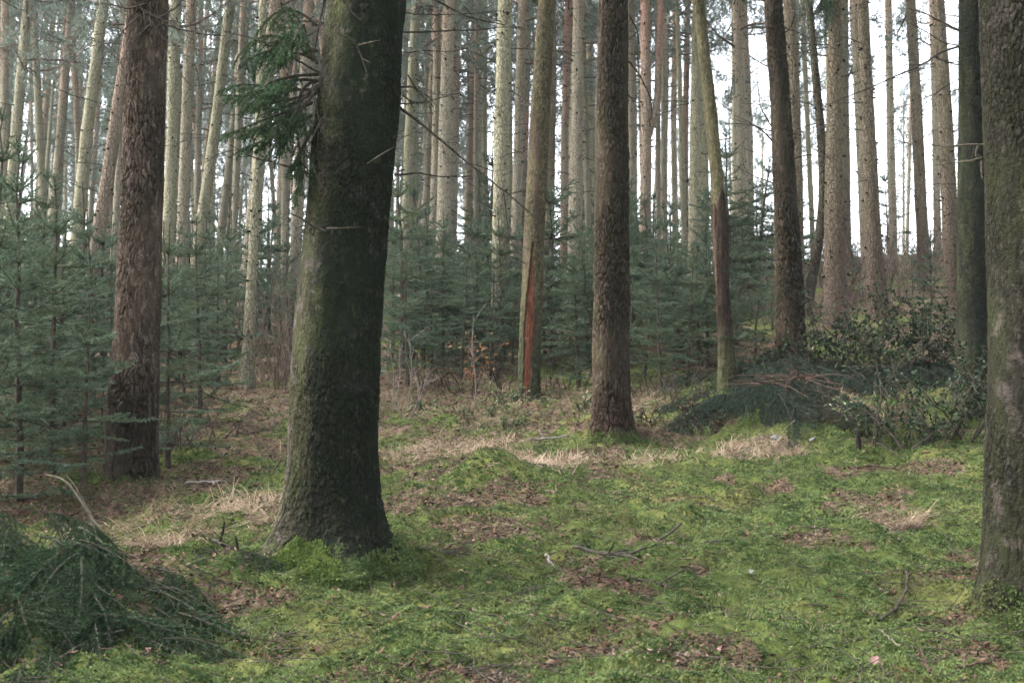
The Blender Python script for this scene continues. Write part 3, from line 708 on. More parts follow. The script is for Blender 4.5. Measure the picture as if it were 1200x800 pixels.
# far pines copied from five originals
protos = []
FARLAB = 'thin pale pine trunk far back in the misty pine stand'
for k in range(5):
    d = 40.0 + k
    protos.append(bg_tree(FARLAB, [330, 500, 560, 690, 792][k], [338, 503, 560, 691, 791][k], [8, 7, 7, 8, 7][k], ['far_tan', 'far_olive', 'far_tan', 'far_olive', 'far_tan'][k], d, 90 + k, 'far thin pines'))
rf = np.random.default_rng(11); n_far = 0
taken = []
for tries in range(6000):
    if n_far >= 230: break
    d = rf.uniform(30, 84); px = rf.uniform(-60, 1260)
    keep = 1.0 if px < 450 else (0.7 if px < 820 else 0.3)
    if rf.random() > keep: continue
    x = (px - 600) / F * d
    if any(abs(x - a) < 0.7 and abs(d - b) < 1.2 for a, b in taken): continue
    taken.append((x, d)); pr = protos[rf.integers(5)]
    s = rf.uniform(0.55, 0.95)
    lean = (px - 600) / 600 * 0.0 + rf.normal() * 0.025 + (0.05 if px < 420 else 0)
    dup(pr, (x, d, gz(x, d) - 0.1), sc=(s, s, rf.uniform(0.85, 1.1)), rot=(rf.normal() * 0.02, lean, rf.random() * 6.28), label=FARLAB, group='far thin pines'); n_far += 1

taken2 = []; nb = 0  # unseen rest of the stand, added to cut the open light from behind
while nb < 60:
    x = rf.uniform(-24, 24); y = rf.uniform(-20, 26)
    if y > -2.5 and abs(x) < max(3.2, 0.62 * y + 3.2): continue
    if math.hypot(x, y) < 3.5 or any(math.hypot(x - a, y - b) < 1.6 for a, b in taken2): continue
    taken2.append((x, y)); s = rf.uniform(1.0, 1.4)
    dup(protos[rf.integers(5)], (x, y, gz(x, y) - 0.1), sc=(s, s, rf.uniform(0.9, 1.1)), rot=(rf.normal() * 0.02, rf.normal() * 0.02, rf.random() * 6.28), label='pine of the stand that closes round the mossy clearing outside the picture', group='pines round the clearing'); nb += 1
# ------------------------------------------------------------------ spruce foliage
def shoot_branch(g, P, L, r, dens, nl, nw, wood=0, ndl=1, bare=0.15, droop=0.0, side=0.45, step=0.085, second=True, sstep=0.075, lean=0.9):
    """one spruce branch along polyline P: side shoots in a flat spray, needles on every shoot"""
    n = len(P); seglen = np.linalg.norm(np.diff(P, axis=0), axis=1); cum = np.concatenate([[0], np.cumsum(seglen)]); L = cum[-1]
    A0 = []; A1 = []
    ss = np.arange(max(0.04, bare * L), L - 0.02, step)
    for s in ss:
        for sg in (-1, 1):
            if r.random() < 0.12: continue
            s2 = s + r.uniform(-0.3, 0.3) * step
            k = min(n - 2, max(0, np.searchsorted(cum, s2) - 1)); t = (s2 - cum[k]) / max(seglen[k], 1e-6)
            p = P[k] + (P[k + 1] - P[k]) * np.clip(t, 0, 1); ax = nrm(P[k + 1] - P[k])
            lat = np.cross(ax, np.array([0, 0, 1.0])); ln = np.linalg.norm(lat); lat = lat / ln if ln > 1e-3 else np.array([1.0, 0, 0])
            l = (0.05 + side * (L - s2) * 0.75) * r.uniform(0.65, 1.15); l = min(l, 0.5)
            d = nrm(ax * 0.75 + lat * sg * r.uniform(0.6, 1.0) + np.array([0, 0, r.normal() * 0.12 - droop]))
            m = p + d * l * 0.5; d2 = nrm(d + ax * 0.25 + np.array([0, 0, 0.08 - droop * 0.9])); e = m + d2 * l * 0.5
            A0 += [p, m]; A1 += [m, e]
            if second and l > 0.17:
                for q in np.arange(0.08, l - 0.04, sstep):
                    for s3 in (-1, 1):
                        b = p + d * q if q < l * 0.5 else m + d2 * (q - l * 0.5)
                        la = np.cross(d, np.array([0, 0, 1.0])); la = la / max(np.linalg.norm(la), 1e-3)
                        dd = nrm(d * 0.8 + la * s3 * 0.8 + np.array([0, 0, r.normal() * 0.12 - droop * 1.3]))
                        A0.append(b); A1.append(b + dd * (0.35 * (l - q) + 0.04) * r.uniform(0.7, 1.2))
    A0 = np.array(A0).reshape(-1, 3); A1 = np.array(A1).reshape(-1, 3)
    k0 = int(bare * (n - 1))
    g.segs(A0, A1, 0.0032, 0.0022, 3, wood)
    N0 = np.vstack([A0, P[k0:-1]]); N1 = np.vstack([A1, P[k0 + 1:]])
    g.needles(N0, N1, dens, nl, nw, ndl, lean=lean, r=r)

def make_sapling(seed, H, spread=0.36, lmax=1.35, dens=210, bare_low=0.4):
    r = np.random.default_rng(seed); g = Geo(); st = Geo()
    hz = np.linspace(-0.15, H, 16); wx = np.cumsum(r.normal(size=16)) * 0.012 * H / 3; wy = np.cumsum(r.normal(size=16)) * 0.012 * H / 3
    P = np.stack([wx - wx[0], wy - wy[0], hz], 1)
    st.tube(P, np.linspace(0.012 * H + 0.006, 0.005, 16), 6, 0)
    g.needles(P[11:-1], P[12:], 140, 0.028, 0.006, 1, r=r)
    z = 0.28; 
    while z < H - 0.12:
        f = z / H; nb = int(r.integers(5, 8)) if f < 0.9 else 4; a0 = r.random() * 6.28
        for b in range(nb):
            a = a0 + b * 2 * PI / nb + r.normal() * 0.2
            L = min(lmax, spread * (H - z) + 0.10) * r.uniform(0.55, 1.2)
            if f < 0.18: L *= 0.6
            el = 0.95 * f ** 2.2 + 0.05 - 0.22 * (1 - f) + r.normal() * 0.2
            d = np.array([math.cos(a) * math.cos(el), math.sin(a) * math.cos(el), math.sin(el)])
            x = np.interp(z, hz, P[:, 0]); y = np.interp(z, hz, P[:, 1])
            Q = polyline((x, y, z), d, L, 6, 0.22, r, 0.05)
            g.tube(Q, np.linspace(0.004 + 0.004 * L, 0.0025, 7), 4, 0)
            shoot_branch(g, Q, L, r, dens, 0.031, 0.0095, step=0.065, bare=(0.12 + bare_low * (1 - f) ** 2))
        # short inter-whorl twigs
        for b in range(3):
            a = r.random() * 6.28; zz = z + 0.12; d = np.array([math.cos(a), math.sin(a), 0.3]); L = 0.5 * min(lmax, spread * (H - zz)) * r.uniform(0.4, 0.9)
            if L > 0.12:
                Q = polyline((np.interp(zz, hz, P[:, 0]), np.interp(zz, hz, P[:, 1]), zz), d / np.linalg.norm(d), L, 4, 0.2, r, 0.08)
                g.segs(Q[:-1], Q[1:], 0.003, 0.0025, 3, 0); shoot_branch(g, Q, L, r, dens, 0.031, 0.0095, bare=0.2)
        z += 0.22 + 0.16 * r.random() + 0.10 * f
    return st, g
SAPM = []
for k, (H, sp, lm) in enumerate([(3.2, 0.40, 1.25), (2.4, 0.44, 1.05), (3.8, 0.36, 1.35), (1.7, 0.48, 0.8), (2.8, 0.42, 1.2)]):
    st, g = make_sapling(400 + k, H, sp, lm)
    SAPM.append((H, mesh_of(st, 'stem', [M['twig']]), mesh_of(g, 'foliage', [M['twig'], M['needle']])))
    print('sapling', k, len(SAPM[-1][2].polygons))
SAPROOT = {}
def sapling(loc, H, k, label, group=None, rz=0.0, wide=1.0):
    H0, sm_, fm = SAPM[k]; s = H / H0
    if k not in SAPROOT:
        root = thing('young_spruce', label, 'young spruce', loc, group); link('stem', sm_, root); link('foliage', fm, root); SAPROOT[k] = root
        root.scale = (s * wide, s * wide, s); root.rotation_euler = (0, 0, rz); return root
    r = dup(SAPROOT[k], loc, rz, (s * wide, s * wide, s), label, group, rot=(rng.normal() * 0.045, rng.normal() * 0.045, rz))
    if not group and 'group' in r: del r['group']
    return r
def sap_px(bx, by, ty, k, label, group=None, wide=1.0):
    b = at_ground(bx, by); H = pt(bx, ty, b[1])[2] - b[2]
    return sapling(b, H, k, label, group, rng.random() * 6.28, wide)
SAPS = [
 (22, 580, 165, 2, 'tallest young spruce at the left, dark stem showing through its boughs', 0.95),
 (58, 560, 205, 0, 'second tall young spruce at the left with wide dark boughs', 1.1),
 (-8, 545, 120, 2, 'very tall young spruce cut off by the left frame edge', 1.05),
 (97, 572, 352, 3, 'small young spruce with a bare dark stem beside the red brown pine', 1.15),
 (196, 548, 262, 4, 'young spruce with thin bare lower stem close behind the red brown pine', 0.95),
 (235, 500, 250, 0, 'bushy young spruce between red brown pine and grey snag', 1.0),
 (60, 520, 250, 0, 'bushy young spruce filling the gap behind the tallest one', 1.15),
 (-15, 610, 330, 1, 'low young spruce leaning in from the left frame edge', 1.3),
 (776, 458, 236, 2, 'airy young spruce with visible straight stem right of the stout brown pine', 0.85),
 (862, 452, 300, 4, 'young spruce wedged between rotten tree and reddish based pine', 0.9),
 (540, 446, 285, 0, 'young spruce with bare lower twigs beside the orange leaved sapling', 1.05),
 (478, 452, 280, 4, 'young spruce brushing the right edge of the mossy spruce', 1.1),
 (678, 452, 300, 1, 'dense young spruce left of the stout brown pine', 1.1),
 (1090, 380, 270, 1, 'grey green young spruce uphill of the dark spruce', 1.0),
]
for bx, by, ty, k, lab, w in SAPS: sap_px(bx, by, ty, k, lab, wide=w)
TG = 'young spruces in the thicket'
TL = 'young spruce crowded into the dense thicket below the pine trunks'
for bx, by, ty, k in [(505, 438, 300, 1), (575, 440, 290, 4), (600, 430, 300, 0), (650, 432, 285, 2), (690, 425, 262, 0), (740, 430, 280, 1), (755, 440, 300, 3), (805, 440, 285, 0),
                      (820, 425, 270, 4), (885, 420, 300, 1), (530, 415, 262, 2), (460, 425, 250, 0), (560, 405, 255, 1), (625, 405, 255, 4), (790, 405, 262, 2), (850, 400, 290, 0),
                      (215, 470, 300, 4), (255, 455, 300, 1), (265, 430, 265, 2), (195, 450, 265, 0), (130, 480, 290, 1), (120, 455, 260, 4), (80, 480, 280, 2), (30, 470, 240, 0), (-20, 500, 230, 4),
                      (10, 455, 250, 1), (330, 430, 300, 0), (340, 415, 270, 4), (310, 400, 265, 2), (235, 410, 250, 0), (165, 420, 260, 2), (1070, 345, 285, 0), (1000, 340, 280, 4), (905, 385, 300, 4), (50, 540, 380, 3), (120, 520, 400, 3), (-25, 540, 180, 0), (45, 500, 200, 2), (75, 510, 300, 1), (-10, 470, 150, 4), (110, 470, 250, 4), (70, 460, 230, 0), (700, 430, 230, 2), (590, 425, 240, 0), (520, 425, 245, 4), (640, 420, 240, 2), (830, 430, 250, 0), (800, 425, 235, 2)]:
    sap_px(bx, by, ty, k, TL, TG)
rs = np.random.default_rng(15); n = 0
while n < 62:
    d = rs.uniform(15.8, 26); px = rs.uniform(-40, 920)
    if px < 330 and d < 17.0 + (px > 250) * 2 or 330 < px < 440: continue
    x = (px - 600) / F * d; sapling((x, d, gz(x, d)), rs.uniform(1.1, 3.7), int(rs.integers(5)), TL, TG, rs.random() * 6.28, rs.uniform(1.0, 1.35)); n += 1
n = 0
while n < 75:
    d = rs.uniform(21, 44); px = rs.uniform(-60, 1260)
    if px > 930 and rs.random() > 0.3: continue
    x = (px - 600) / F * d; sapling((x, d, gz(x, d)), rs.uniform(1.6, 3.4), int(rs.integers(5)), TL, TG, rs.random() * 6.28, rs.uniform(0.9, 1.25)); n += 1

n = 0
while n < 62:
    d = rs.uniform(37, 58); px = rs.uniform(-80, 1240)
    if px > 830 and rs.random() > 0.35: continue
    x = (px - 600) / F * d; H = rs.uniform(3.0, 6.0) if px < 830 else rs.uniform(1.5, 3.0)
    sapling((x, d, gz(x, d)), H, int(rs.integers(5)), 'young spruce far up on the crest, seen between the thin far trunks', 'young spruces on the crest', rs.random() * 6.28, rs.uniform(0.9, 1.3)); n += 1
# ------------------------------------------------------------------ boughs and dead branches of the mossy spruce
def px_path(pts, d, loc, n=14):
    P = np.array([pt(a, b, d + (c[0] if c else 0)) for a, b, *c in pts]) - np.array(loc)
    t = np.linspace(0, len(P) - 1, n); k = np.arange(len(P))
    Q = np.stack([np.interp(t, k, P[:, i]) for i in range(3)], 1)
    for _ in range(2): Q[1:-1] = 0.25 * Q[:-2] + 0.5 * Q[1:-1] + 0.25 * Q[2:]
    return Q
dB = bigB[1]; rB = np.random.default_rng(3)
BO = [[(372, 95, 0.0), (350, 92, -0.1), (320, 102, -0.2), (290, 110, -0.25), (260, 118, -0.3)],
      [(366, 120, 0.0), (345, 128, -0.1), (315, 138, -0.2), (290, 148, -0.25), (262, 160, -0.25)],
      [(372, 60, 0.1), (345, 50, 0.1), (320, 55, 0.0), (300, 72, 0.0), (296, 95, 0.0)],
      [(372, 100, -0.1), (350, 120, -0.2), (338, 150, -0.25), (328, 172, -0.25), (322, 192, -0.25)],
      [(366, 60, -0.1), (350, 40, -0.1), (335, 45, -0.2), (322, 75, -0.2)],
      [(365, 150, -0.1), (355, 175, -0.15), (358, 205, -0.2), (340, 235, -0.2)],
      [(370, 110, 0.1), (330, 118, 0.15), (300, 125, 0.2), (280, 133, 0.2)]]
BO2 = []
for pts in BO:
    BO2.append(pts)
    for q in range(1): BO2.append([(a + rB.normal() * (3 + 5 * (i > 0)), b + rB.normal() * (3 + 6 * (i > 0)), c + rB.normal() * 0.06) for i, (a, b, c) in enumerate(pts)])
BO2 += [[(368, 70, 0.1), (340, 45, 0.1), (310, 40, 0.05), (285, 55, 0), (272, 80, 0)], [(372, 30, 0.1), (350, 12, 0.1), (325, 12, 0), (305, 30, 0), (296, 55, 0)], [(368, 105, 0.2), (335, 105, 0.2), (305, 100, 0.2), (280, 98, 0.2), (255, 108, 0.2)], [(366, 135, 0), (340, 150, 0), (310, 165, 0), (288, 172, 0), (268, 185, 0)], [(372, 95, 0.1), (355, 100, 0.0), (345, 130, 0), (350, 165, -0.1), (352, 190, -0.1)], [(368, 70, 0), (352, 62, 0), (330, 62, -0.1), (312, 85, -0.2), (305, 110, -0.2)], [(372, 75, 0), (360, 50, 0), (350, 22, 0), (338, 8, 0)]]
for pts in BO2:
    Q = px_path(pts, dB, bigB); g = Geo(); g.tube(Q, np.linspace(0.011, 0.003, len(Q)), 5, 0)
    o = g.build('green_bough', M['twig'], big); g = Geo(); shoot_branch(g, Q, 1, rB, 420, 0.022, 0.0065, bare=0.25, droop=0.5, side=0.6, step=0.065, lean=0.75)
    g.build('foliage', [M['twig'], M['needle_bough']], o)
for pts in [[(478, 88), (485, 100), (495, 112), (508, 125)], [(472, 112), (480, 118), (490, 122)]]:
    Q = px_path(pts, dB, bigB); g = Geo(); g.tube(Q, np.linspace(0.006, 0.003, len(Q)), 5, 0); shoot_branch(g, Q, 1, rB, 240, 0.02, 0.004, bare=0.1, droop=0.6, side=0.5, step=0.06)
    g.build('green_bough', [M['twig'], M['needle_dark']], big)
def dead_branch(parent, pts, d, loc, r0, r1, mat='deadwood', twigs=6, seed=0, name='dead_branch', tl=0.25):
    Q = px_path(pts, d, loc, 20); r = np.random.default_rng(seed); g = Geo()
    Q[2:] += np.cumsum(r.normal(size=(len(Q) - 2, 3)), 0) * 0.0016 * d / 7
    g.tube(Q, np.linspace(r0, r1, len(Q)) * (1 + 0.12 * r.normal(size=len(Q))), 6, 0)
    for i in range(twigs):
        k = int(r.integers(5, len(Q) - 1)); dd = nrm(Q[k] - Q[k - 1]) + r.normal(size=3) * 0.6; dd /= np.linalg.norm(dd)
        T = polyline(Q[k], dd, tl * (0.3 + r.random()), 4, -0.15, r, 0.15); g.segs(T[:-1], T[1:], r1 * 0.8, r1 * 0.5, 4, 0)
    return g.build(name, M[mat], parent)
DB = [([(466, 125), (480, 134), (510, 158), (545, 186), (575, 210), (600, 230), (632, 258)], 0.010, 0.003, 12), ([(590, 222), (592, 245), (596, 275), (606, 300)], 0.005, 0.0025, 3),
      ([(474, 15), (500, 18), (545, 16), (580, 14)], 0.005, 0.002, 5), ([(472, 38), (510, 37), (560, 35), (597, 31)], 0.007, 0.0025, 5),
      ([(500, -5), (525, 8), (550, 20), (590, 28)], 0.008, 0.003, 4), ([(462, 205), (490, 203), (515, 207), (550, 206)], 0.008, 0.003, 5),
      ([(470, 102), (485, 102), (500, 112), (512, 126)], 0.008, 0.003, 3), ([(472, 62), (500, 60), (530, 62), (548, 57)], 0.004, 0.002, 4), ([(466, 122), (500, 120), (525, 112), (545, 110)], 0.005, 0.002, 5),
      ([(366, 205), (345, 198), (320, 190), (296, 185), (270, 170)], 0.008, 0.003, 6), ([(382, 272), (365, 264), (352, 257), (342, 253)], 0.011, 0.004, 2),
      ([(388, 92), (365, 82), (340, 68), (305, 50), (262, 40)], 0.009, 0.003, 6), ([(380, 0), (376, 15), (372, 40), (366, 70)], 0.009, 0.004, 4), ([(366, 100), (368, 120), (374, 140), (376, 155)], 0.005, 0.002, 3),
      ([(384, 130), (372, 150), (362, 170), (350, 185)], 0.005, 0.002, 5), ([(400, -3), (412, 12), (424, 22)], 0.007, 0.004, 1), ([(395, 38), (415, 48), (424, 70), (428, 85)], 0.006, 0.004, 1)]
for i, (pts, a, b, t) in enumerate(DB):
    on = i in (13, 14, 15, 16)
    dead_branch(big, pts, dB - (0.36 if on else (0.0 if i != 10 else 0.3)), bigB, a, b, 'deadwood', t, 600 + i)
for pts in [[(420, 53), (432, 50), (446, 47)], [(430, 192), (445, 182), (462, 172)], [(382, 268), (400, 267), (425, 266)]]:
    Q = px_path(pts, dB - 0.36, bigB, 8); g = Geo(); g.tube(Q, np.linspace(0.0055, 0.0012, 8) * (1 + 0.25 * rB.normal(size=8)), 6, 0); tag(g.build('branch_stub', M['palewood'], big), 'pale snapped branch stub')

# branches on other near trees
dk_d = dkB[1]
for i, (pts, a, b, t) in enumerate([([(1132, 52), (1105, 60), (1085, 75), (1055, 88), (1010, 108), (965, 126)], 0.016, 0.004, 12), ([(1132, 40), (1110, 30), (1085, 18), (1062, 12)], 0.012, 0.004, 12),
                                    ([(1132, 55), (1108, 50), (1090, 38), (1072, 30)], 0.010, 0.004, 10), ([(1130, 90), (1110, 100), (1095, 112), (1080, 118)], 0.008, 0.003, 8), ([(1130, 72), (1112, 74), (1095, 66), (1080, 68)], 0.008, 0.003, 8),
                                    ([(1130, 215), (1115, 216), (1100, 214), (1088, 216)], 0.006, 0.003, 4)]):
    dead_branch(dk, pts, dk_d, dkB, a, b, 'deadwood', t, 650 + i, tl=0.45)
for i, pts in enumerate([[(1157, 170), (1140, 168), (1115, 170), (1090, 169)], [(1158, 184), (1140, 187), (1115, 190), (1095, 191)], [(1146, 170), (1142, 180), (1148, 186)], [(1150, 188), (1152, 202), (1154, 210)]]):
    dead_branch(rgt, pts, rgtB[1] + 0.1, rgtB, 0.007, 0.004, 'palewood', 1, 670 + i, tl=0.1)
for i, (pts) in enumerate([[(170, 5), (150, 12), (135, 8), (118, -5)], [(185, 22), (205, 10), (225, -12)], [(190, 28), (215, 35), (240, 40), (258, 42)], [(165, 18), (150, 30), (140, 45)], [(188, 30), (200, 26), (214, 30)], [(175, 30), (160, 45), (152, 62)], [(150, -5), (165, 10), (180, 20), (195, 26)]]):
    dead_branch(lp, pts, lpB[1] - 0.22, lpB, 0.010, 0.004, 'deadwood', 9, 690 + i, tl=0.35)
for i, (pts) in enumerate([[(738, 20), (748, 32), (752, 50)], [(735, 110), (742, 118), (746, 116)], [(737, 72), (752, 90), (763, 112), (766, 135), (760, 142)]]):
    dead_branch(cpn, pts, cpB[1], cpB, 0.011, 0.006, 'deadwood', 2, 710 + i, tl=0.2)
for i, (pts) in enumerate([[(918, 40), (928, 32), (934, 20)], [(922, 160), (905, 150), (893, 130), (888, 100)], [(905, 165), (890, 150), (878, 142)]]):
    dead_branch(rp, pts, rpB[1], rpB, 0.014, 0.005, 'deadwood', 4, 720 + i, tl=0.4)
# green spray hanging over the top edge on the right
for pts in [[(975, -30), (965, -5), (955, 15), (945, 25)], [(970, -40), (955, -15), (940, 5), (930, 8)], [(972, -20), (970, 10), (968, 35), (966, 55)]]:
    Q = px_path(pts, 17.4, rpB); g = Geo(); g.tube(Q, np.linspace(0.012, 0.004, len(Q)), 5, 0); shoot_branch(g, Q, 1, rB, 200, 0.03, 0.008, bare=0.0, droop=0.7, side=0.7, step=0.07)
    g.build('green_bough', [M['twig'], M['needle']], rp)

# ------------------------------------------------------------------ moss on trunk feet
def fronds(g, P, N, size, r, k=5, mat=0, up=0.5):
    """little star-shaped moss sprigs: k pointed leaves round each point"""
    n = len(P); N = nrm(N)
    for i in range(k):
        d = r.normal(size=(n, 3)); d = nrm(d - N * (d * N).sum(1, keepdims=True)); d = nrm(d + N * (up + 0.5 * r.random((n, 1))))
        sd = nrm(np.cross(d, r.normal(size=(n, 3)))); l = (size * (0.6 + 0.8 * r.random(n)))[:, None]
        V = np.stack([P - sd * l * 0.16, P + d * l * 0.55 - sd * l * 0.24, P + d * l, P + d * l * 0.55 + sd * l * 0.24, P + sd * l * 0.16], 1).reshape(-1, 3)
        g.add(V, np.arange(5 * n).reshape(-1, 5), mat)
def foot_moss(parent, tr, cover, seed, size, mats, n=9000):
    r = np.random.default_rng(seed); me = tr.data; nv = len(me.vertices)
    V = np.empty(nv * 3); me.vertices.foreach_get('co', V); V = V.reshape(-1, 3); Nn = np.empty(nv * 3); me.vertices.foreach_get('normal', Nn); Nn = Nn.reshape(-1, 3)
    c = V[V[:, 2] < 0.5].mean(0); a = np.arctan2(V[:, 1] - c[1], V[:, 0] - c[0])
    w = cover(a, V[:, 2]) * (0.4 + fbm(V[:, 0] * 9 + 30, V[:, 2] * 9 + V[:, 1] * 9 + 30, seed, 3))
    ok = np.where((w > 0.55) & (V[:, 2] > -0.12) & (V[:, 1] < 0.35))[0]
    pick = r.choice(ok, min(n, len(ok)), replace=False)
    g = Geo(); P = V[pick] + Nn[pick] * (0.012 * r.random((len(pick), 1)) + 0.02 * np.maximum(0, w[pick] - 0.7)[:, None]); fronds(g, P, Nn[pick], size, r, 5, 0)
    return g.build('moss', mats, parent)
def bigcov(a, h):
    front = -PI / 2
    top = 0.06 + 0.12 * np.exp(-((a - (-2.05)) / 0.22) ** 2) + 0.11 * np.exp(-((a - (-1.62)) / 0.22) ** 2) + 0.12 * np.exp(-((a + 0.15) / 0.35) ** 2) + 0.03 * np.exp(-((a + 0.9) / 0.3) ** 2)
    return sm(top + 0.04, top - 0.08, h) * 1.1
foot_moss(big, bigT, lambda a, h: bigcov(a, h) * sm(-1.0, -1.5, a) * (a > -3), 801, 0.017, M['moss_bright'], 2600)
foot_moss(big, bigT, lambda a, h: bigcov(a, h) * sm(-1.6, -1.1, a) * 0.85, 805, 0.016, M['moss'], 900)
foot_moss(rgt, rgtT, lambda a, h: sm(0.22, 0.02, h + 0.1 * np.sin(a * 3)) * 0.9, 802, 0.014, M['moss'], 1500)
foot_moss(cpn, cpT, lambda a, h: sm(0.12, 0.02, h), 803, 0.016, M['moss'], 350)
foot_moss(lp, lpT, lambda a, h: sm(0.12, 0.02, h), 804, 0.016, M['moss'], 350)

# ------------------------------------------------------------------ ground cover (nobody could count it)
def scatter(n, d0, d1, r, spread=33):
    th = np.radians(r.uniform(-spread, spread, n)); d = np.exp(r.uniform(math.log(d0), math.log(d1), n))
    return d * np.sin(th), d * np.cos(th) - 0.6
r = np.random.default_rng(77)
x, y = scatter(420000, 4.3, 17, r); s, l = masks(x, y); dn = fbm(x / 0.35, y / 0.35, 111, 3)
lh = np.exp(-(((x - LHEAP[0] + 0.2) / 0.85) ** 2 + ((y - LHEAP[1] - 0.35) / 0.75) ** 2) ** 2)
keep = (r.random(len(x)) > np.maximum(np.maximum(s * 0.85, l * 0.8), lh * 0.97)) & (dn + 0.3 * r.random(len(x)) > 0.52)
x, y = x[keep], y[keep]; e = 0.02
z = ground(x, y, True); N = np.stack([-(ground(x + e, y) - z) / e * 0.3, -(ground(x, y + e) - z) / e * 0.3, np.ones_like(x)], 1); N[:, :2] = np.clip(N[:, :2], -0.6, 0.6)
g = Geo(); P = np.stack([x, y, z - 0.004 + 0.014 * r.random(len(x))], 1); fronds(g, P, N, 0.008 + 0.0011 * np.hypot(x, y), r, 4, 0, up=0.45)
tag(g.build('moss', M['moss']), 'low green moss carpeting the forest floor', 'moss', kind='stuff')
# darker tussocks of deep moss
x, y = scatter(60000, 4.3, 13, r); dn = fbm(x / 0.30 + 70, y / 0.30, 131, 3); keep = dn > 0.635
x, y, dn = x[keep], y[keep], dn[keep]; P = np.stack([x, y, ground(x, y, True) + 0.10 * (dn - 0.58)], 1)
g = Geo(); fronds(g, P, np.tile([0, 0, 1.0], (len(x), 1)), 0.018, r, 5, 0, up=0.6)
tag(g.build('tall_moss', M['moss_deep']), 'dark green cushions of taller moss in the mossy floor', 'moss', kind='stuff')

def blades(g, x, y, L, w, r, lay=1.0, mat=0, ang=None, sag=0.6):
    n = len(x); z = ground(x, y, True); a = r.uniform(0, 2 * PI, n) if ang is None else ang
    el = np.clip(r.normal(0.5, 0.35, n) / lay, 0.02, 1.5)
    d = np.stack([np.cos(a) * np.cos(el), np.sin(a) * np.cos(el), np.sin(el)], 1); P0 = np.stack([x, y, z], 1)
    sd = nrm(np.cross(d, np.array([0, 0, 1.0])) + 1e-4) * (w / 2)[:, None]; l = L[:, None]
    P1 = P0 + d * l * 0.4; d2 = d - np.array([0, 0, 1.0]) * (sag * 0.45); P2 = P1 + nrm(d2) * l * 0.35; d3 = d2 - np.array([0, 0, 1.0]) * (sag * 0.55); P3 = P2 + nrm(d3) * l * 0.3
    for Q in (P1, P2, P3): Q[:, 2] = np.maximum(Q[:, 2], ground(Q[:, 0], Q[:, 1]) + 0.006 + 0.02 * r.random(n))
    V = np.stack([P0 - sd, P0 + sd, P1 - sd, P1 + sd, P2 - sd * 0.7, P2 + sd * 0.7, P3], 1).reshape(-1, 3); b = np.arange(n)[:, None] * 7
    base = g.n
    g.add(V, np.concatenate([b + [0, 1, 3, 2], b + [2, 3, 5, 4]])); g.f.append(base + b + [4, 5, 6]); g.m.append(np.full(n, mat))
r = np.random.default_rng(78)
x, y = scatter(260000, 5, 19, r); s, l = masks(x, y); tuft = fbm(x / 0.16, y / 0.16, 141, 2); keep = r.random(len(x)) < s * 0.95 * sm(0.25, 0.5, tuft)
x, y = x[keep], y[keep]; cl = fbm(x / 0.4, y / 0.4, 151, 2) * 12
g = Geo(); blades(g, x, y, r.uniform(0.10, 0.34, len(x)), np.full(len(x), 0.0055), r, lay=1.3, ang=cl + r.normal(0, 0.6, len(x)))
print('straw', len(x)); tag(g.build('dry_grass', M['straw']), 'pale dead grass lying in tufts on the forest floor', 'dry grass', kind='stuff')
x, y = scatter(90000, 4.5, 18, r); s, l = masks(x, y); q = fbm(x / 0.6 + 9, y / 0.6, 161, 3); keep = (r.random(len(x)) < 0.10 + 0.5 * sm(0.52, 0.66, q)) & (l < 0.7)
x, y = x[keep], y[keep]; g = Geo(); blades(g, x, y, r.uniform(0.03, 0.10, len(x)), np.full(len(x), 0.0028), r, lay=1.0)
tag(g.build('grass', M['grass']), 'fine short green grass growing through the moss', 'grass', kind='stuff')
# bracken and leaf litter: small curled scraps
r = np.random.default_rng(79)
x, y = scatter(380000, 4.3, 24, r); s, l = masks(x, y); keep = r.random(len(x)) < l * 0.75 + 0.03
x, y = x[keep], y[keep]; n = len(x); print('litter', n)
z = ground(x, y, True); a = r.uniform(0, 2 * PI, n); d = nrm(np.stack([np.cos(a), np.sin(a), r.normal(0.1, 0.35, n)], 1)); sd = nrm(np.cross(d, r.normal(size=(n, 3)) * 0.6 + [0, 0, 1.0]))
L = ((0.012 + 0.034 * r.random(n) ** 3) * (1 + 0.05 * y))[:, None]; w = L * r.uniform(0.12, 0.5, n)[:, None]; P = np.stack([x, y, z + 0.008 + 0.025 * r.random(n)], 1); up = np.array([0, 0, 1.0]) * L * 0.25
V = np.stack([P - d * L / 2, P - sd * w / 2 - up * 0.3, P + d * L / 2 + up * r.random((n, 1)), P + sd * w / 2 + up * 0.2], 1).reshape(-1, 3)
g = Geo(); g.add(V, np.arange(4 * n).reshape(-1, 4)); tag(g.build('leaf_litter', M['litter']), 'brown bracken scraps and leaves scattered over the floor', 'leaf litter', kind='stuff')
# fine twigs
x, y = scatter(14000, 4.3, 20, r); s, l = masks(x, y); keep = r.random(len(x)) < 0.18 + 0.6 * l
x, y = x[keep], y[keep]; n = len(x); a = r.uniform(0, 2 * PI, n); L = r.uniform(0.06, 0.28, n); z = ground(x, y, True) + 0.012
x1 = x + np.cos(a) * L; y1 = y + np.sin(a) * L; g = Geo(); g.segs(np.stack([x, y, z], 1), np.stack([x1, y1, ground(x1, y1) + 0.015 + 0.05 * r.random(n)], 1), 0.0032, 0.002, 4)
tag(g.build('twig_litter', M['deadwood']), 'thin dark twigs strewn over the forest floor', 'twigs', kind='stuff')

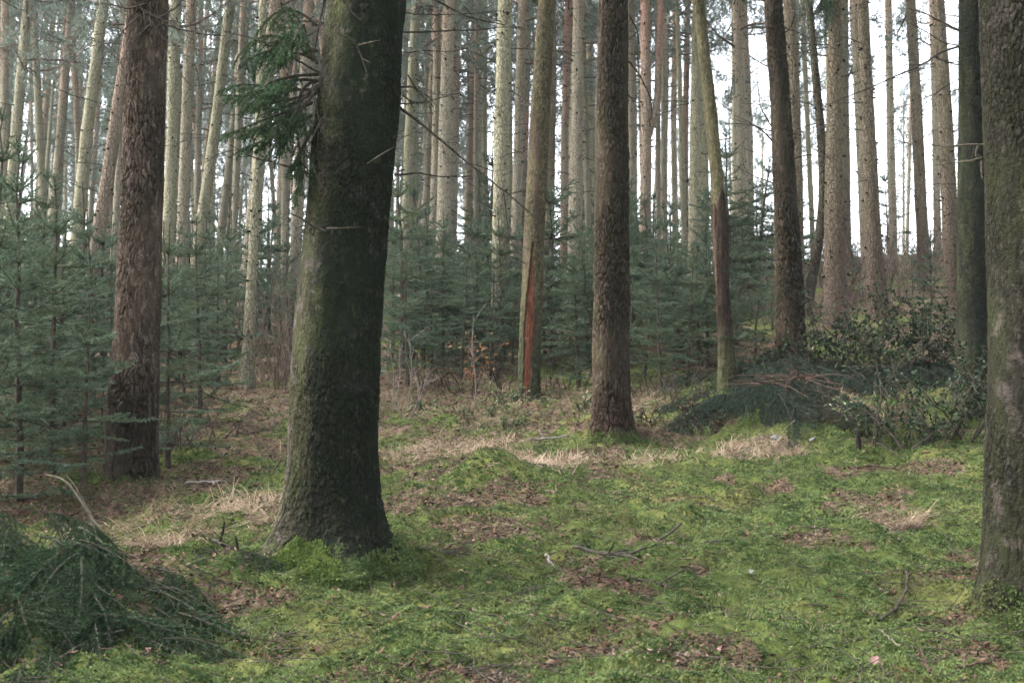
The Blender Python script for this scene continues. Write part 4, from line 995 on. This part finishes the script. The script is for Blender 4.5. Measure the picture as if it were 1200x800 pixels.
# ------------------------------------------------------------------ cut spruce boughs (two heaps)
def bough_mesh(seed, L, droop, mats, dens=200, nl=0.021, nw=0.0065):
    r = np.random.default_rng(seed); g = Geo()
    P = [np.zeros(3)]; d = np.array([1.0, 0, 0.15]); 
    for i in range(12):
        d = nrm(d + np.array([0, r.normal() * 0.06, -droop / 12 + r.normal() * 0.03])); P.append(P[-1] + d * L / 12)
    P = np.array(P); g.tube(P, np.linspace(0.007, 0.003, 13), 5, 0)
    shoot_branch(g, P, L, r, dens, nl, nw, bare=0.0, droop=0.5, side=0.7, step=0.085, sstep=0.085, lean=0.7)
    return mesh_of(g, 'bough', mats)
BMR = [bough_mesh(900 + i, 1.15 + 0.1 * i, 0.75, [M['deadwood'], M['needle_cut']], 520) for i in range(3)]
BML = [bough_mesh(910 + i, 0.95 + 0.1 * i, 0.85, [M['deadwood'], M['needle_dark']], 560) for i in range(3)]
def bough(mesh, p, az, tilt, sc, label, group, roll=0.0):
    o = link('cut_bough', mesh); o.location = p; o.rotation_euler = (roll, tilt, az); o.scale = (sc,) * 3
    return tag(o, label, 'bough', group)
r = np.random.default_rng(21)
for i in range(95):
    px = r.uniform(820, 1010); f = r.random(); py = 446 + (502 - 446) * f - 10 * math.sin((px - 842) / 143 * PI)
    b = at_ground(px, py); az = -PI / 2 + (px - 912) / 75 * 0.6 + r.normal() * 0.7
    top = 0.03 + 0.34 * (1 - f) * math.sin(min(1, max(0, (px - 830) / 160)) * PI)
    bough(BMR[i % 3], (b[0], b[1] + 0.25, gz(b[0], b[1] + 0.25) + top), az, 0.05 + 0.3 * r.random(), r.uniform(0.45, 0.85), 'dark green cut spruce bough in the heap beneath the reddish based pine', 'boughs in the right heap', r.normal() * 0.3)
for i in range(50):
    px = r.uniform(925, 1150); b = at_ground(px, r.uniform(438, 452)); az = -PI / 2 + r.normal() * 0.8
    bough(BMR[i % 3], (b[0], b[1] + 0.2, b[2] + 0.22), az, 0.25, r.uniform(0.5, 0.8), 'dark green cut spruce bough lying below the glossy leaf bush', 'boughs under the bush')
for i in range(90):
    px = r.uniform(-90, 180) if i < 74 else r.uniform(120, 250); f = r.random(); py = 648 + 112 * f + max(0, (px - 60)) * 0.12
    b = at_ground(px, py); az = -0.9 + r.normal() * 0.9
    bough(BML[i % 3], (b[0] - 0.15, b[1] + 0.15, gz(b[0] - 0.15, b[1] + 0.15) + 0.05 + 0.24 * (1 - f) * (px < 120)), az, 0.0 + 0.3 * r.random(), r.uniform(0.45, 0.9), 'dark drooping cut spruce bough in the heap left of the mossy spruce', 'boughs in the left heap', r.normal() * 0.3)
for i, (px, py) in enumerate([(215, 672), (250, 662), (278, 655), (200, 690), (235, 650)]):
    b = at_ground(px, py); bough(BML[i % 3], b + [0, 0, 0.05], -2.6 + r.normal() * 0.4 if i % 2 else -0.4, 0.12, 0.45, 'small dark cut spruce spray lying between the left heap and the mossy spruce', 'small sprays by the mossy spruce')
for i, (px, py) in enumerate([(110, 770), (30, 790), (60, 775)]):
    b = at_ground(px, py); bough(BML[i % 3], b + [0, 0, 0.05], -1.2 + r.normal() * 0.4, 0.12, 0.45, 'dark cut spruce spray at the bottom corner of the left heap', 'sprays at the corner')

# ------------------------------------------------------------------ dead sticks, stalks and brush lying about
def stick(name, label, pts, r0, r1, mat, twigs=2, seed=0, lift=0.045, cat='stick', heights=None, group=None, tl=0.12):
    P = []
    for i, p in enumerate(pts):
        b = at_ground(p[0], p[1]) if len(p) < 3 else None
        if b is None: b = pt(p[0], p[1], at_ground(pts[-1][0], pts[-1][1])[1] if len(pts[-1]) == 2 else P[-1][1])
        else: b = b + np.array([0, 0, lift])
        P.append(b)
    P = np.array(P); loc = P[-1] if len(pts[0]) == 3 else P[0]; t = np.linspace(0, len(P) - 1, 16); k = np.arange(len(P)); Q = np.stack([np.interp(t, k, P[:, i]) for i in range(3)], 1) - loc
    for _ in range(2): Q[1:-1] = 0.25 * Q[:-2] + 0.5 * Q[1:-1] + 0.25 * Q[2:]
    rr = np.random.default_rng(seed + 1000); Q[1:-1] += rr.normal(size=(14, 3)) * 0.004; g = Geo(); g.tube(Q, np.linspace(r0, r1, 16) * (1 + 0.12 * rr.normal(size=16)), 7, 0)
    for i in range(twigs):
        q = int(rr.integers(3, 14)); dd = nrm(Q[q] - Q[q - 1]) + rr.normal(size=3) * 0.6; dd[2] = abs(dd[2]); dd /= np.linalg.norm(dd); T = polyline(Q[q], dd, tl * (0.4 + rr.random()), 3, 0, rr, 0.15); g.segs(T[:-1], T[1:], r1, r1 * 0.6, 4, 0)
    o = g.build(name, M[mat]); o.location = loc; return tag(o, label, cat, group)
ST = [
 ('fallen_branch', 'curved dark stick arching up out of the moss in mid clearing', [(672, 648), (700, 655), (735, 658), (768, 645), (798, 620)], 0.013, 0.009, 'deadwood', 4),
 ('fallen_branch', 'straight grey stick on litter before the torn bark pine', [(606, 521), (635, 519), (668, 515)], 0.014, 0.010, 'greywood', 1),
 ('fallen_branch', 'black broken stick end poking up left of the mossy spruce', [(250, 640), (268, 648), (290, 662)], 0.014, 0.011, 'deadwood', 3),
 ('fallen_branch', 'short pale grey stick standing tilted in the moss', [(640, 657), (645, 666), (650, 674)], 0.010, 0.008, 'greywood', 0),
 ('fallen_branch', 'short dark stick on brown litter in the lower moss', [(733, 683), (758, 690), (790, 697)], 0.008, 0.005, 'deadwood', 2),
 ('fallen_branch', 'dark bent twig lying near the broad grey trunk', [(1030, 737), (1050, 722), (1063, 700), (1064, 672)], 0.008, 0.006, 'deadwood', 1),
 ('fallen_branch', 'thin pale twig at the bottom right in moss', [(1030, 748), (1042, 757), (1055, 768)], 0.004, 0.003, 'palewood', 0),
 ('fallen_branch', 'forked dark branch lying behind the red brown pine', [(180, 533), (200, 527), (225, 524), (262, 528)], 0.022, 0.012, 'deadwood', 4),
 ('fallen_branch', 'pale grey branch on brown litter right of the red brown pine', [(218, 572), (245, 570), (270, 569)], 0.016, 0.012, 'greywood', 1),
 ('fallen_branch', 'rusty branch leaning in litter by the left of the mossy spruce', [(292, 576), (305, 572), (318, 560), (330, 542)], 0.012, 0.008, 'rustwood', 3),
 ('fallen_branch', 'reddish brown branch lying across moss below the cut heap', [(995, 553), (1025, 551), (1060, 557)], 0.014, 0.008, 'rustwood', 3),
 ('fallen_branch', 'dark twig slanting from the stump toward the right', [(1030, 524), (1042, 532), (1058, 541)], 0.009, 0.005, 'deadwood', 1),
 ('fallen_branch', 'long reddish stem lying before the dark spruce', [(1080, 536), (1110, 535), (1150, 533)], 0.010, 0.006, 'rustwood', 2),
 ('fallen_branch', 'thin dark branch tangled in moss right of the mossy spruce', [(496, 650), (525, 655), (552, 657)], 0.007, 0.004, 'deadwood', 7),
 ('fallen_branch', 'dark twig on moss left of the grass tuft', [(826, 642), (850, 641), (875, 645)], 0.007, 0.004, 'deadwood', 2),
 ('fallen_branch', 'brown twig at the bottom edge near the broad grey trunk', [(1090, 800), (1084, 785), (1078, 772)], 0.006, 0.004, 'rustwood', 1),
 ('fallen_branch', 'slim brown stick at the far bottom right', [(1120, 795), (1150, 788), (1190, 782)], 0.006, 0.004, 'rustwood', 1),
 ('fallen_branch', 'dark root like stick by the foot of the broad grey trunk', [(1170, 735), (1180, 725), (1196, 742)], 0.016, 0.012, 'deadwood', 1),
 ('fallen_branch', 'pale short twig among bough tips at the left heap', [(78, 736), (86, 742), (94, 750)], 0.007, 0.005, 'rustwood', 0),
]
for i, (nm, lab, pts, a, b, mt, tw) in enumerate(ST): stick(nm, lab, pts, a, b, mt, tw, i, tl=0.2)
def stalk(label, pts, r0, mat, seed, d=None, group=None, name='dry_stalk', twigs=0):
    b = at_ground(pts[-1][0], pts[-1][1]); P = np.array([pt(x, y, b[1] + 0.02 * i) for i, (x, y) in enumerate(pts[::-1])]) - b
    t = np.linspace(0, len(P) - 1, 16); Q = np.stack([np.interp(t, np.arange(len(P)), P[:, i]) for i in range(3)], 1)
    for _ in range(2): Q[1:-1] = 0.25 * Q[:-2] + 0.5 * Q[1:-1] + 0.25 * Q[2:]
    rr = np.random.default_rng(seed); g = Geo(); g.tube(Q, np.linspace(r0, r0 * 0.6, 16), 5, 0)
    for i in range(twigs):
        q = int(rr.integers(4, 15)); dd = nrm(Q[q] - Q[q - 1]) + rr.normal(size=3) * 0.5; T = polyline(Q[q], dd / np.linalg.norm(dd), 0.25 * (0.4 + rr.random()), 3, 0, rr, 0.15); g.segs(T[:-1], T[1:], r0 * 0.5, r0 * 0.3, 4, 0)
    o = g.build(name, M[mat]); o.location = b; return tag(o, label, 'stalk', group)
stalk('tall pale dead stalk bent over left of the red brown pine', [(54, 556), (72, 560), (84, 570), (105, 602), (117, 628)], 0.011, 'palewood', 1)
stalk('pale dead stalk standing behind the bent one', [(78, 557), (86, 566), (100, 590), (120, 626)], 0.006, 'palewood', 2)
stalk('low arching pale stalk on dry grass at the left', [(68, 615), (80, 612), (100, 618), (112, 632)], 0.006, 'palewood', 3)
stalk('thin straight dry stem on dry grass before the mossy spruce', [(280, 543), (272, 565), (267, 592)], 0.004, 'palewood', 4)
stalk('slim pale stem in the dry grass near the stout brown pine', [(770, 498), (762, 520), (756, 548)], 0.004, 'palewood', 5)
stalk('thin grey sapling stem rising in front of the green thicket', [(555, 370), (553, 410), (558, 450), (556, 480)], 0.010, 'greywood', 6, twigs=3)
BS = [(455, 400, 460, 470), (468, 405, 462, 480), (480, 395, 478, 478), (450, 430, 470, 490), (485, 430, 490, 485), (500, 440, 478, 492)]
for i, (a, b, c, e) in enumerate(BS): stalk('thin bare grey brush stem right of the mossy spruce', [(a, b), ((a + c) / 2 + 4, (b + e) / 2), (c, e)], 0.008, 'greywood', 10 + i, group='bare brush stems', twigs=6)
# bare brush left of the mossy spruce
def bare_shrub(px, py, ty, label, seed, mat='limb', group=None, n=16):
    b = at_ground(px, py); H = pt(px, ty, b[1])[2] - b[2]; r = np.random.default_rng(seed); g = Geo()
    for i in range(n):
        d = np.array([r.normal() * 0.3, r.normal() * 0.3, 1.0]); P = polyline((r.normal() * 0.15, r.normal() * 0.15, -0.05), nrm(d), H * r.uniform(0.5, 1), 8, 0, r, 0.12)
        g.tube(P, np.linspace(0.009, 0.003, 9), 4, 0)
        for k in range(2, 9):
            for q in range(2):
                dd = nrm(P[k] - P[k - 1]) + r.normal(size=3) * 0.7; T = polyline(P[k], nrm(dd), H * 0.22 * r.random(), 4, 0, r, 0.25); g.segs(T[:-1], T[1:], 0.004, 0.0025, 3, 0)
    o = g.build('bare_shrub', M[mat]); o.location = b; return tag(o, label, 'shrub', group)
bare_shrub(322, 448, 290, 'leafless brown brush right behind the slender grey snag', 31, n=22); bare_shrub(340, 455, 330, 'leafless brown brush hugging the left edge of the mossy spruce', 32, n=18)
for i, (px, py, ty) in enumerate([(960, 395, 330), (1050, 350, 290), (1085, 345, 280), (900, 380, 310), (1005, 360, 300), (1070, 325, 275), (1110, 360, 300)]):
    bare_shrub(px, py, ty, 'leafless brown brush on the slope under the bright gap', 33 + i, group='brush on the slope', n=12)
for i, (px, py, ty) in enumerate([(655, 455, 395), (585, 452, 400), (520, 456, 400), (760, 462, 400), (800, 470, 410), (835, 480, 430), (250, 520, 440), (210, 530, 450)]):
    bare_shrub(px, py, ty, 'low tangle of bare dead twigs at the front edge of the thicket', 45 + i, 'deadwood', group='dead tangles at the thicket edge', n=9)
src = [o for o in COL.objects if o.name.startswith('bare_shrub')][2:8]; rc = np.random.default_rng(91)
for i in range(60):
    d = rc.uniform(22, 40); px = rc.uniform(830, 1190) if i < 40 else rc.uniform(-40, 800); x = (px - 600) / F * d
    o = src[i % 6].copy(); COL.objects.link(o); o.location = (x, d, gz(x, d)); q = rc.uniform(1.0, 1.8); o.scale = (q * 1.3, q * 1.3, q); o.rotation_euler = (0, 0, rc.random() * 6.28)
    o['label'] = 'leafless brush far up the slope under the pine trunks'; o['group'] = 'far brush'
# rusty dead twigs on top of the right heap
for i in range(7):
    px = r.uniform(862, 965); py = r.uniform(446, 468); b = at_ground(px, py); rr = np.random.default_rng(70 + i); g = Geo()
    for k in range(5):
        P = polyline((0, 0, 0.16), nrm(np.array([rr.normal(), rr.normal() * 0.4 - 0.3, 0.12])), rr.uniform(0.3, 0.75), 7, -0.6, rr, 0.14); g.tube(P, np.linspace(0.008, 0.003, 8), 4, 0)
        for q in range(2, 8):
            T = polyline(P[q], nrm(P[q] - P[q - 1] + rr.normal(size=3) * 0.6), 0.16 * rr.random(), 3, -0.3, rr, 0.2); g.segs(T[:-1], T[1:], 0.003, 0.002, 3, 0)
    o = g.build('dead_twig_bundle', M['rustwood']); o.location = (b[0], b[1] + 0.1, gz(b[0], b[1] + 0.1) + 0.02); tag(o, 'rust brown dead twigs lying over the top of the cut spruce heap', 'twigs', 'rusty twigs on the right heap')

# ------------------------------------------------------------------ leafy shrubs
def leaf_shrub(name, label, px, py, H, W, nstem, nleaf, lsize, mat, seed, sweep=0.5, group=None, cat='shrub', twigmat='twig'):
    b = at_ground(px, py); r = np.random.default_rng(seed); root = thing(name, label, cat, b, group); g = Geo(); L0 = []; LD = []
    for i in range(nstem):
        a = r.random() * 2 * PI; d = np.array([math.cos(a) * sweep, math.sin(a) * sweep, 0.8]); P = polyline((r.normal() * W * 0.3, r.normal() * W * 0.15, -0.05), nrm(d), H * r.uniform(0.7, 1.3), 8, -0.35, r, 0.12)
        g.tube(P, np.linspace(0.010, 0.004, 9), 5, 0)
        for k in range(3, 9):
            for q in range(3):
                T = polyline(P[k], nrm(P[k] - P[k - 1] + r.normal(size=3) * 0.8), H * 0.3 * r.random(), 4, -0.1, r, 0.2); g.segs(T[:-1], T[1:], 0.004, 0.0025, 4, 0)
                for w in range(1, 5):
                    L0.append(T[w]); LD.append(T[w] - T[w - 1])
    g.build('stems', M[twigmat], root)
    L0 = np.array(L0); LD = nrm(np.array(LD)); idx = r.integers(0, len(L0), nleaf); P = L0[idx]; d = nrm(LD[idx] + r.normal(size=(nleaf, 3)) * 0.7); sd = nrm(np.cross(d, r.normal(size=(nleaf, 3)) * 0.5 + [0, 0, 1.0])); nn = np.cross(sd, d); l = (lsize * r.uniform(0.6, 1.2, nleaf))[:, None]
    V = np.stack([P, P + d * l * 0.35 - sd * l * 0.26 + nn * l * 0.07, P + d * l * 0.7 - sd * l * 0.2 + nn * l * 0.04, P + d * l - nn * l * 0.08, P + d * l * 0.7 + sd * l * 0.2 + nn * l * 0.04, P + d * l * 0.35 + sd * l * 0.26 + nn * l * 0.07, P + d * l * 0.5], 1).reshape(-1, 3)
    k = np.arange(nleaf)[:, None] * 7; lf = Geo(); lf.add(V, np.concatenate([k + [0, 1, 6, 5][:1] + np.array([0, 1, 6]) - 0 for _ in [0]])) if False else lf.add(V, np.concatenate([k + np.array(t) for t in ([0, 1, 6], [1, 2, 6], [2, 3, 6], [3, 4, 6], [4, 5, 6], [5, 0, 6])]))
    lf.build('leaves', M[mat], root); return root
leaf_shrub('leafy_bush', 'dark glossy leaf bush on the bank left of the dark spruce', 1085, 440, 1.25, 1.1, 24, 4200, 0.055, 'holly', 61)
leaf_shrub('leafy_bush', 'lower glossy leaf bush above the cut spruce heap', 1015, 440, 1.0, 1.0, 22, 3400, 0.05, 'holly', 62)
leaf_shrub('bramble', 'dark bramble tangle at the foot of the dark spruce', 1115, 515, 1.1, 0.6, 20, 2400, 0.05, 'holly', 63)
leaf_shrub('bramble', 'low bramble between the stump and the dark spruce', 1065, 522, 0.55, 0.7, 14, 1300, 0.045, 'holly', 64)
leaf_shrub('leafy_sapling', 'slim sapling with few leaves rising before the cut heap', 1023, 520, 1.15, 0.08, 2, 120, 0.045, 'holly', 65, sweep=0.12)
leaf_shrub('bramble', 'sparse bramble with bright leaves at the front of the heap', 1000, 505, 0.35, 0.4, 7, 200, 0.045, 'bramble', 66)
leaf_shrub('beech_sapling', 'small sapling with rust orange leaves before the thicket', 556, 462, 0.95, 0.12, 3, 130, 0.055, 'beech', 67, sweep=0.25)
for i, (px, py) in enumerate([(592, 472), (640, 470), (560, 488), (500, 482), (690, 478), (600, 500)]):
    leaf_shrub('bramble', 'low green bramble on the litter near the torn bark pine', px, py, 0.22, 0.35, 6, 160, 0.045, 'bramble', 80 + i, group='low brambles')
for i, (px, py) in enumerate([(745, 495), (800, 488), (835, 500)]):
    leaf_shrub('bramble', 'dull low bramble right of the stout brown pine', px, py, 0.28, 0.4, 7, 160, 0.04, 'holly', 90 + i, group='dull low brambles', twigmat='rustwood')

# stump, bark slab, leaves
b = at_ground(1006, 527); g = Geo(); g.tube(np.array([[0, 0, -0.1], [0.003, 0, 0.05], [0.0, 0.004, 0.13], [0.004, 0, 0.2]]), [0.03, 0.027, 0.026, 0.02], 10, 0)
o = g.build('stump', M['blackwood']); o.location = b; tag(o, 'short black sawn stump in moss before the cut heap', 'stump')
b = at_ground(625, 478); g = Geo(); g.tube(np.array([[-0.11, 0.05, 0.02], [-0.03, 0.0, 0.03], [0.06, -0.05, 0.025], [0.12, -0.10, 0.01]]), [0.012, 0.03, 0.028, 0.008], 7, 0)
o = g.build('bark_slab', M['orangewood']); o.location = b; tag(o, 'orange slab of fallen wood at the foot of the torn bark pine', 'wood slab')
def leaf(px, py, label, mat, s, seed, group=None):
    b = at_ground(px, py); r = np.random.default_rng(seed); n = 7; u = np.linspace(0, 1, n); wv = np.sin(u * PI) ** 0.8 * 0.36; c = 0.18 * np.sin(u * PI) + 0.06 * r.normal(size=n)
    L = np.stack([u - 0.5, -wv, c + 0.15 * wv], 1); C = np.stack([u - 0.5, u * 0, c], 1); R_ = np.stack([u - 0.5, wv, c + 0.15 * wv], 1)
    V = np.concatenate([L, C, R_]) * s; i = np.arange(n - 1); g = Geo(); g.add(V, np.concatenate([np.stack([i, i + 1, i + 1 + n, i + n], 1), np.stack([i + n, i + 1 + n, i + 1 + 2 * n, i + 2 * n], 1)]))
    o = g.build('fallen_leaf', M[mat], smooth=True); o.location = b + [0, 0, 0.035]; o.rotation_euler = (r.normal() * 0.4 + 0.35, r.normal() * 0.3, r.random() * 6.28); tag(o, label, 'leaf', group)
leaf(904, 757, 'upright pink brown leaf in the low right moss', 'pinkleaf', 0.065, 1); leaf(847, 769, 'pinkish leaf beside brown litter at the bottom', 'pinkleaf', 0.06, 2)
leaf(881, 676, 'small whitish leaf lying on dark litter', 'paleleaf', 0.05, 3); leaf(872, 692, 'tiny whitish leaf just below the other white one', 'paleleaf', 0.03, 4)
leaf(540, 676, 'pale tan leaf standing on edge near the mossy spruce', 'straw', 0.05, 5); leaf(1027, 783, 'dull pink leaf flat on moss at lower right', 'pinkleaf', 0.06, 6)
leaf(391, 698, 'small orange leaf in front of the mossy spruce', 'beech', 0.035, 7); leaf(123, 783, 'pale leaf by the corner of the left heap', 'paleleaf', 0.045, 8)
leaf(1057, 795, 'orange brown leaf at the bottom edge', 'beech', 0.05, 9); leaf(908, 517, 'white curled leaf at the front left of the cut heap', 'paleleaf', 0.09, 10); leaf(953, 520, 'wide whitish leaf below the middle of the cut heap', 'paleleaf', 0.12, 11)
leaf(172, 770, 'pink leaf right of the left heap', 'pinkleaf', 0.05, 12); leaf(555, 640, 'pale brown leaf on moss right of the mossy spruce', 'pinkleaf', 0.045, 13); leaf(820, 505, 'grey white leaf by dry grass before the rotten tree', 'paleleaf', 0.09, 14)

# ------------------------------------------------------------------ haze
g = Geo(); x0, x1, y0, y1, z0, z1 = -120, 120, -30, 110, -3.2, 27
V = np.array([(x, y, z) for z in (z0, z1) for y in (y0, y1) for x in (x0, x1)], float)
g.add(V, [[0, 2, 3, 1], [4, 5, 7, 6], [0, 1, 5, 4], [2, 6, 7, 3], [0, 4, 6, 2], [1, 3, 7, 5]])
hm = bpy.data.materials.new('haze_air'); hm.use_nodes = True; nt = hm.node_tree
for nd in list(nt.nodes):
    if nd.type != 'OUTPUT_MATERIAL': nt.nodes.remove(nd)
pv = nt.nodes.new('ShaderNodeVolumePrincipled'); pv.inputs['Color'].default_value = (0.80, 0.94, 0.92, 1); pv.inputs['Density'].default_value = 0.0005; pv.inputs['Anisotropy'].default_value = 0.2
nt.links.new(pv.outputs[0], [n for n in nt.nodes if n.type == 'OUTPUT_MATERIAL'][0].inputs['Volume'])
tag(g.build('haze', hm), 'thin pale mist hanging between the pines', 'haze', kind='stuff')

# ------------------------------------------------------------------ light, sky, camera
SUN_EL, SUN_AZ = math.radians(50), math.radians(-82)      # azimuth from +Y towards +X: light comes from the left
w = bpy.data.worlds.new('World'); SC.world = w; w.use_nodes = True; nt = w.node_tree; bg = nt.nodes['Background']
sky = nt.nodes.new('ShaderNodeTexSky'); sky.sky_type = 'NISHITA'; sky.sun_disc = False; sky.sun_elevation = SUN_EL; sky.sun_rotation = SUN_AZ; sky.air_density = 1.0; sky.dust_density = 4.0; sky.ozone_density = 1.0
hs = nt.nodes.new('ShaderNodeHueSaturation'); hs.inputs['Saturation'].default_value = 0.35
nt.links.new(sky.outputs[0], hs.inputs['Color']); nt.links.new(hs.outputs[0], bg.inputs['Color']); bg.inputs['Strength'].default_value = 0.15
sl = bpy.data.lights.new('sun', 'SUN'); sl.energy = 0.9; sl.angle = math.radians(45); sl.color = (1, 0.985, 0.96); so = bpy.data.objects.new('sun', sl); COL.objects.link(so)
dirv = np.array([math.sin(SUN_AZ) * math.cos(SUN_EL), math.cos(SUN_AZ) * math.cos(SUN_EL), math.sin(SUN_EL)])
from mathutils import Vector
so.rotation_euler = Vector(-dirv).to_track_quat('-Z', 'Y').to_euler(); so.location = (0, 0, 40)
cam = bpy.data.cameras.new('camera'); co = bpy.data.objects.new('camera', cam); COL.objects.link(co); SC.camera = co
cam.sensor_width = 36; cam.lens = 36 * F / 1200; cam.clip_end = 2000; cam.clip_start = 0.05
co.location = (0, 0, EYE); co.rotation_euler = (PI / 2 + PITCH, 0, 0)
cam.dof.use_dof = True; cam.dof.focus_distance = 9.5; cam.dof.aperture_fstop = 4.5
SC.view_settings.view_transform = 'Standard'; SC.view_settings.look = 'None'; SC.view_settings.gamma = 1; SC.view_settings.exposure = 2.9
SC.render.engine = 'CYCLES'; c = SC.cycles; c.use_denoising = True; c.max_bounces = 6; c.diffuse_bounces = 3; c.glossy_bounces = 2; c.transmission_bounces = 3; c.volume_bounces = 1; c.transparent_max_bounces = 4
c.use_adaptive_sampling = True; c.adaptive_threshold = 0.02; c.sample_clamp_indirect = 6; c.caustics_reflective = False; c.caustics_refractive = False
print('objects', len(bpy.data.objects), 'tris', sum(len(m.polygons) for m in bpy.data.meshes))
